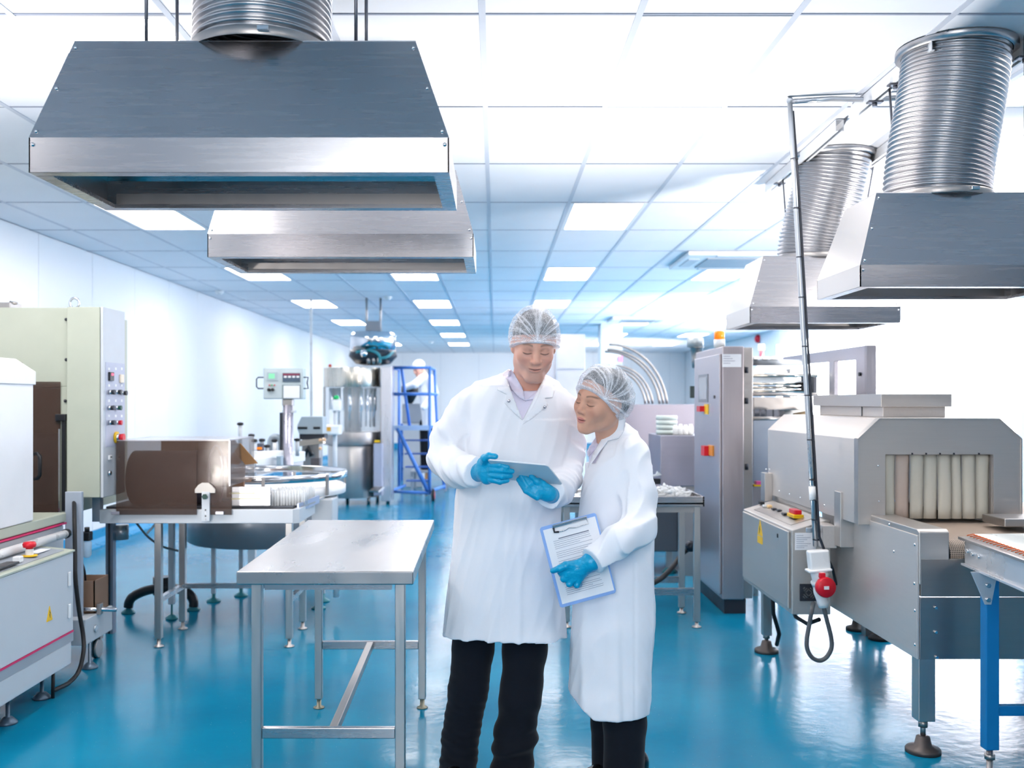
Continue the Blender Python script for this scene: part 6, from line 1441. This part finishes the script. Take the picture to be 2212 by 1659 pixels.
# head
R, T = pose_matrix(4, 21, 2, (0, -.085, 0), P(1158, 760, 3.60), 1.0)
build_head(man, False, R, T, A(1136, 850, YM + .0), [((0, .01, .036), (.081, .103, .093))], [((0, .010, .044), (.090, .112, .1)), ((0, .02, .02), (.092, .105, .08))], (-.015, -.53), (.0, -.100, .042), (.03, -.42), hair_m)
# hands
hand('glove', man,
     [(A(1046, 1002, 3.435), A(1052, 1032, 3.43), .026, .024, .75), (A(1060, 1010, 3.42), A(1066, 1030, 3.415), .020, .019, .7)],
     [([A(1058, 1004, 3.412), A(1078, 1005, 3.395), A(1096, 1010, 3.396)], [.0125, .0108, .0092]),
      ([A(1060, 1015, 3.408), A(1084, 1016, 3.395), A(1106, 1018, 3.402)], [.0125, .0110, .0094]),
      ([A(1062, 1026, 3.408), A(1084, 1029, 3.398), A(1103, 1028, 3.41)], [.0120, .0105, .0090]),
      ([A(1062, 1036, 3.412), A(1080, 1041, 3.405), A(1096, 1038, 3.415)], [.0112, .0096, .0082])],
     ([A(1045, 1004, 3.43), A(1047, 990, 3.40), A(1056, 985, 3.385), A(1070, 986, 3.38)], [.017, .0145, .0120, .0100]),
     ([A(1034, 1020, 3.475), A(1046, 1018, 3.44)], [.034, .028]))
hand('glove', man,
     [(A(1186, 1066, 3.475), A(1166, 1064, 3.462), .024, .024, .7), (A(1178, 1056, 3.47), A(1160, 1060, 3.455), .018, .018, .7)],
     [([A(1160, 1074, 3.452), A(1136, 1060, 3.448), A(1120, 1036, 3.468)], [.0122, .0104, .0088]),
      ([A(1160, 1070, 3.456), A(1138, 1051, 3.452), A(1126, 1029, 3.462)], [.0124, .0108, .0090]),
      ([A(1158, 1064, 3.462), A(1146, 1044, 3.456), A(1132, 1028, 3.466)], [.0124, .0108, .0090]),
      ([A(1170, 1056, 3.466), A(1160, 1042, 3.455), A(1148, 1029, 3.452)], [.0130, .0116, .0098])],
     ([A(1180, 1056, 3.475), A(1172, 1046, 3.47), A(1164, 1038, 3.468)], [.016, .013, .011]),
     ([A(1194, 1070, 3.53), A(1184, 1067, 3.48)], [.032, .027]))
# tablet
tl, tr, bl, brr = Vector(P(1052, 994, 3.372)), Vector(P(1183, 1006, 3.372)), Vector(P(1097, 1037, 3.50)), None
e1 = (tr - tl); e2 = (bl - tl); e2 = e2 - e1 * (e2.dot(e1) / e1.length_squared) * .15
nrm = e1.cross(e2).normalized()
tb_ = thing('tablet', 'thin silver tablet computer held in blue gloved hands', 'tablet', tuple(tl))
def rounded_slab(name, o, a, b, n, th, m, par, rad=.012, inset=0.):
    la, lb = a.length, b.length; ua, ub = a.normalized(), b.normalized(); ring = []
    for cx_, cy_, a0 in ((la - rad - inset, rad + inset, -90), (la - rad - inset, lb - rad - inset, 0), (rad + inset, lb - rad - inset, 90), (rad + inset, rad + inset, 180)):
        for k in range(7):
            t = math.radians(a0 + 15 * k); ring.append((cx_ + rad * math.cos(t), cy_ + rad * math.sin(t)))
    mb = MB(); k = len(ring); vs = [o + ua * p + ub * q_ for p, q_ in ring] + [o + ua * p + ub * q_ + n * th for p, q_ in ring]
    mb._add(vs, [tuple(range(k)), tuple(range(2 * k - 1, k - 1, -1))] + [(i, (i + 1) % k, k + (i + 1) % k, k + i) for i in range(k)])
    return obj(name, mb, m, par, bevel=.0015)
if nrm.y > 0: up_n = nrm
else: up_n = -nrm
rounded_slab('tablet_back', tl, e1, e2, up_n, .006, mat('silver_tablet', '#d9dfe6', .4, .05), tb_)
rounded_slab('tablet_screen', tl + up_n * .0062, e1, e2, up_n, .002, mat('tablet_glass', '#10131a', .08), tb_, .008, .006)

# ================================================================== the woman
wo = thing('person', 'person in white lab coat with clipboard, head turned left', 'person', (PX(1330, 3.72), 3.72, 0))
YW = 3.72
wr = [row(938, 1312, 1372, .08, .02, YW), row(965, 1288, 1388, .105, .01, YW), row(1000, 1270, 1396, .125, 0, YW), row(1060, 1258, 1402, .135, 0, YW), row(1130, 1249, 1408, .135, 0, YW), row(1210, 1244, 1412, .14, 0, YW), row(1300, 1239, 1412, .145, 0, YW), row(1400, 1234, 1407, .15, 0, YW), row(1500, 1229, 1402, .152, 0, YW), row(1536, 1229, 1398, .152, 0, YW)]
wa = ([A(1362, 990, 3.66), A(1378, 1070, 3.60), A(1381, 1140, 3.53), A(1330, 1172, 3.43), A(1280, 1212, 3.385)], [.070, .062, .056, .050, .043])
def wo_coat(X, Y, Z, detail=True):
    d = d_loft(X, Y, Z, wr)
    d = s_min(d, d_cone(X, Y, Z, A(1338, 940, YW + .01), A(1366, 985, 3.69), .05, .06), .04)
    d = s_min(d, d_cone(X, Y, Z, A(1318, 945, YW), A(1295, 985, 3.76), .045, .05), .04)
    a = d_chain(X, Y, Z, *wa, k=.02)
    if detail:
        d = d - .009 * folds(X, Y, Z, PX(1320, YW), YW, PZ(1080, YW), PZ(1530, YW), 44, 8) - .003 * wob(X, Y, Z, (16, 16, 8), 5) - .0032 * ridge(X - .3 * Z, Y, Z, (24, 24, 7), 72) - .002 * ridge(X + .4 * Z, Y, Z, (40, 40, 14), 73)
        a = a - .004 * wob(X + .5 * Z, Y, Z - .3 * X, (60, 60, 35), 22) - .0072 * ridge(X, Y, Z, (48, 42, 52), 23)
        # back pleat seam
        sx = PX(1370, 3.6); d = d + .003 * np.exp(-((X - sx) / .006) ** 2) * (Y < YW) * (Z < PZ(1200, YW))
    d = s_min(d, a, .018)
    w1 = wa[0][-1]; v1 = (wa[0][-1] - wa[0][-2]); v1 = v1 / np.linalg.norm(v1); cut = (X - w1[0]) * v1[0] + (Y - w1[1]) * v1[1] + (Z - w1[2]) * v1[2]
    near = d_cone(X, Y, Z, w1, w1 + v1 * .06, .07, .07); d = np.maximum(d, np.where(near < 0, cut, -1))
    # flared cuff
    d = s_min(d, np.maximum(d_cone(X, Y, Z, w1 - v1 * .035, w1, .040, .050), np.maximum(cut, -(cut + .04))), .006)
    return d
def wo_open(X, Y, Z):
    d = wo_coat(X, Y, Z)
    d = s_max(d, -d_cone(X, Y, Z, A(1316, 905, YW - .01), A(1322, 968, YW + .0), .056, .05), .004)
    # front opening towards the left
    vee = np.maximum(np.maximum((X - PX(1283, YW)) - .50 * (Z - PZ(1000, YW)), -(X - PX(1258, YW)) - .0 * Z), PZ(1000, YW) - Z)
    d = s_max(d, -np.maximum(vee, -(d + .02)), .003)
    hem = PZ(1532, YW) + np.clip((PX(1275, YW) - X) / .08, 0, 1) * .07; d = np.maximum(d, hem - Z)
    d = np.maximum(d, -np.where(Z < hem + .03, d + .012, 1))
    return d
V, Q = surface_nets(wo_open, (PX(1205, 3.7), 3.30, PZ(1540, YW)), (PX(1440, 3.8), 3.95, PZ(900, YW)), .0044)
np_mesh('coat', relax(V, Q, 1, .3), Q, coat_m, wo)
def wo_shirt(X, Y, Z): return s_max(wo_coat(X, Y, Z, False) + .013, -d_cone(X, Y, Z, A(1316, 910, YW), A(1320, 962, YW), .05, .046), .004)
V, Q = surface_nets(wo_shirt, (PX(1240, 3.6), 3.5, PZ(1060, YW)), (PX(1390, 3.8), 3.92, PZ(905, YW)), .005); np_mesh('shirt', V, Q, shirt_m, wo)
wb = lambda X, Y, Z: np.minimum(wo_coat(X, Y, Z, False), d_cone(X, Y, Z, A(1320, 905, YW), A(1326, 960, YW), .060, .06))
patch('lapel', [(1340, 893), (1352, 906), (1348, 930), (1336, 946), (1312, 952), (1296, 972), (1276, 1000), (1270, 1010), (1280, 980), (1300, 948), (1318, 922), (1332, 900)], wb, coat_m, wo, 3.4, 3.9, .008, .005)
patch('shirt_collar', [(1290, 940), (1298, 950), (1286, 968), (1272, 985), (1268, 975), (1280, 955)], lambda X, Y, Z: wo_shirt(X, Y, Z), shirt_m, wo, 3.4, 3.95, .008, .004)
def wo_tr(X, Y, Z):
    a = d_chain(X, Y, Z, [A(1316, 1480, 3.80), A(1312, 1560, 3.81), A(1312, 1680, 3.81)], [.066, .062, .060], .02); b = d_chain(X, Y, Z, [A(1348, 1480, 3.70), A(1350, 1560, 3.69), A(1346, 1700, 3.69)], [.079, .078, .076], .02)
    return np.maximum(s_min(a, b, .006) - .003 * wob(X, Y, Z, (25, 25, 12), 6), .035 - Z)
V, Q = surface_nets(wo_tr, (PX(1260, 3.7), 3.58, .02), (PX(1415, 3.85), 3.92, PZ(1485, YW)), .0055); np_mesh('trousers', V, Q, trouser_m, wo)
shoe(wo, PX(1312, 3.8), 3.80, -.8); shoe(wo, PX(1346, 3.7), 3.68, -.8)
R, T = pose_matrix(-47, 16, 17, (0, -.085, 0), P(1263, 869, 3.57), .97)
build_head(wo, True, R, T, A(1318, 952, YW + .01), [((0, .015, .036), (.081, .103, .092)), ((.0, .085, -.005), (.06, .05, .06))], [((0, .012, .044), (.088, .114, .098)), ((0, .085, .0), (.076, .07, .085)), ((0, .022, .0), (.093, .085, .066))], (-.0290, -.88), (.062, -.058, .026), (.03, -.75), hair_w)
hand('glove', wo,
     [(A(1252, 1228, 3.405), A(1228, 1234, 3.40), .028, .026, .8), (A(1248, 1244, 3.41), A(1232, 1246, 3.405), .024, .022, .8)],
     [([A(1224, 1226, 3.405), A(1212, 1236, 3.405), A(1214, 1242, 3.45)], [.0135, .0125, .011]),
      ([A(1228, 1240, 3.40), A(1218, 1250, 3.40), A(1224, 1252, 3.46)], [.0135, .0125, .011]),
      ([A(1238, 1250, 3.40), A(1230, 1261, 3.40), A(1236, 1260, 3.46)], [.013, .012, .011]),
      ([A(1250, 1252, 3.405), A(1246, 1264, 3.405), A(1252, 1262, 3.46)], [.012, .011, .010])],
     ([A(1240, 1222, 3.40), A(1222, 1222, 3.385), A(1208, 1228, 3.385), A(1194, 1233, 3.40)], [.018, .0145, .0115, .0095]),
     ([A(1276, 1214, 3.395), A(1258, 1226, 3.405)], [.034, .029]))
# clipboard with a printed sheet
ct, cr, cb2 = Vector(P(1165, 1140, 3.46)), Vector(P(1287, 1107, 3.47)), Vector(P(1272, 1297, 3.475))
u = cr - ct; v_ = cb2 - ct; v_ = v_ - u * (v_.dot(u) / u.length_squared); nn = u.cross(v_).normalized()
if nn.y > 0: nn = -nn        # nn points to the viewer's side
uu, vv = u.normalized(), v_.normalized(); LU, LV = u.length, v_.length
clip = thing('clipboard', 'pale blue clipboard with chrome clip held by the woman', 'clipboard', tuple(ct))
blue_board = mat('pale_blue_board', '#8fb4ee', .4)
rounded_slab('board', ct, u, v_, -nn, .003, blue_board, clip, .01)
def on(a, b, h=0.): return ct + uu * a + vv * b + nn * h
def strip(name, a0, a1, b0, b1, h, m, par): 
    mb = MB(); mb._add([on(a0, b0, h), on(a1, b0, h), on(a1, b1, h), on(a0, b1, h)] + [on(a0, b0, h + .0007), on(a1, b0, h + .0007), on(a1, b1, h + .0007), on(a0, b1, h + .0007)], [(0, 1, 2, 3), (7, 6, 5, 4), (0, 1, 5, 4), (1, 2, 6, 5), (2, 3, 7, 6), (3, 0, 4, 7)]); return obj(name, mb, m, par)
sheet = thing('paper_sheet', 'printed white form clipped to the pale blue clipboard', 'paper', tuple(on(.02, .02, .001)))
strip('sheet', .010, LU - .006, .012, LV - .012, .0008, paper, sheet)
y_ = .052; random.seed(9)
strip('print_line', .055, LU - .04, y_, y_ + .0036, .0016, mat('ink_dark', '#7d8494', .8), sheet)
for k in range(26):
    y_ += .0068 if k not in (5, 9, 15, 21) else .0125
    if y_ > LV - .03: break
    strip('print_line', .035, LU - .035 - random.random() * .05 * (1 if k % 4 == 3 else .2), y_, y_ + .0014, .0016, ink, sheet)
obj('clip_bar', MB().bar(on(.045, .008, .004), on(LU - .035, .008, .004), .011, .007, up=tuple(nn)), chrome, clip, bevel=.002)
obj('clip_wire', MB().tube([on(.05, .012, .004), on(.048, .03, .004), on(.085, .032, .004), on(.10, .027, .004), on(.12, .032, .004), on(LU - .035, .030, .004), on(LU - .038, .012, .004)], .0016, 6), chrome, clip)
obj('clip_grip', MB().tube([on(.047, .012, .005), on(.047, .028, .005), on(.062, .031, .005)], .0035, 8), dark_metal, clip)

# ================================================================== far worker in white
fw = thing('person', 'person in white coat and cap bending behind the blue steps', 'person', (PX(925, 16.2), 16.2, 0))
Yk = 16.2
def fw_fn(X, Y, Z):
    d = d_loft(X, Y, Z, [row(806, 912, 922, .06, 0, Yk), row(818, 905, 934, .11, 0, Yk), row(850, 904, 940, .14, 0, Yk), row(900, 912, 944, .15, 0, Yk), row(925, 912, 946, .15, 0, Yk)])
    d = s_min(d, d_chain(X, Y, Z, [A(914, 816, Yk - .05), A(896, 830, Yk - .2), A(880, 836, Yk - .1)], [.075, .06, .05], .03), .04)
    d = s_min(d, d_chain(X, Y, Z, [A(930, 820, Yk - .1), A(938, 850, Yk - .15), A(915, 880, Yk - .25)], [.08, .065, .05], .03), .03)
    return d - .006 * wob(X, Y, Z, (18, 18, 12), 7)
V, Q = surface_nets(fw_fn, (PX(865, Yk), Yk - .4, PZ(930, Yk)), (PX(960, Yk), Yk + .3, PZ(795, Yk)), .012); np_mesh('coat', V, Q, coat_m, fw)
Rf, Tf = pose_matrix(-50, 25, 0, (0, 0, 0), P(905, 796, Yk - .05), 1.)
hf = head_fn(False, (0, .05, -.2)); V, Q = surface_nets(hf, (-.1, -.135, -.22), (.1, .13, .135), .006); np_mesh('body', to_world(V, Rf, Tf), Q, skin_m, fw, head_colors(V, False))
V, Q = surface_nets(lambda X, Y, Z: np.maximum(d_ell(X, Y, Z, (0, .012, .045), (.095, .115, .1)), -(Z - .03 + .3 * (Y + .1))), (-.12, -.13, -.1), (.12, .15, .17), .006); np_mesh('cap', to_world(V, Rf, Tf), Q, paper, fw)
V, Q = surface_nets(lambda X, Y, Z: np.maximum(s_min(d_cone(X, Y, Z, A(918, 915, Yk), A(918, 1030, Yk), .09, .07), d_cone(X, Y, Z, A(938, 915, Yk), A(938, 1030, Yk), .09, .07), .01), .331 - Z), (PX(895, Yk), Yk - .2, .0), (PX(960, Yk), Yk + .2, PZ(905, Yk)), .014); np_mesh('trousers', V, Q, trouser_m, fw)

sp_ = thing('step_platform', 'low grey step platform under the far worker in white', 'platform', (PX(928, Yk), Yk, 0))
obj('platform_deck', B(PX(890, Yk), PX(968, Yk), Yk - .3, Yk + .35, .30, .33), paint_midgrey, sp_)
for a in (PX(893, Yk), PX(965, Yk)):
    for b in (Yk - .27, Yk + .32): obj('platform_leg', B(a - .02, a + .02, b - .02, b + .02, 0, .30), paint_midgrey, sp_)
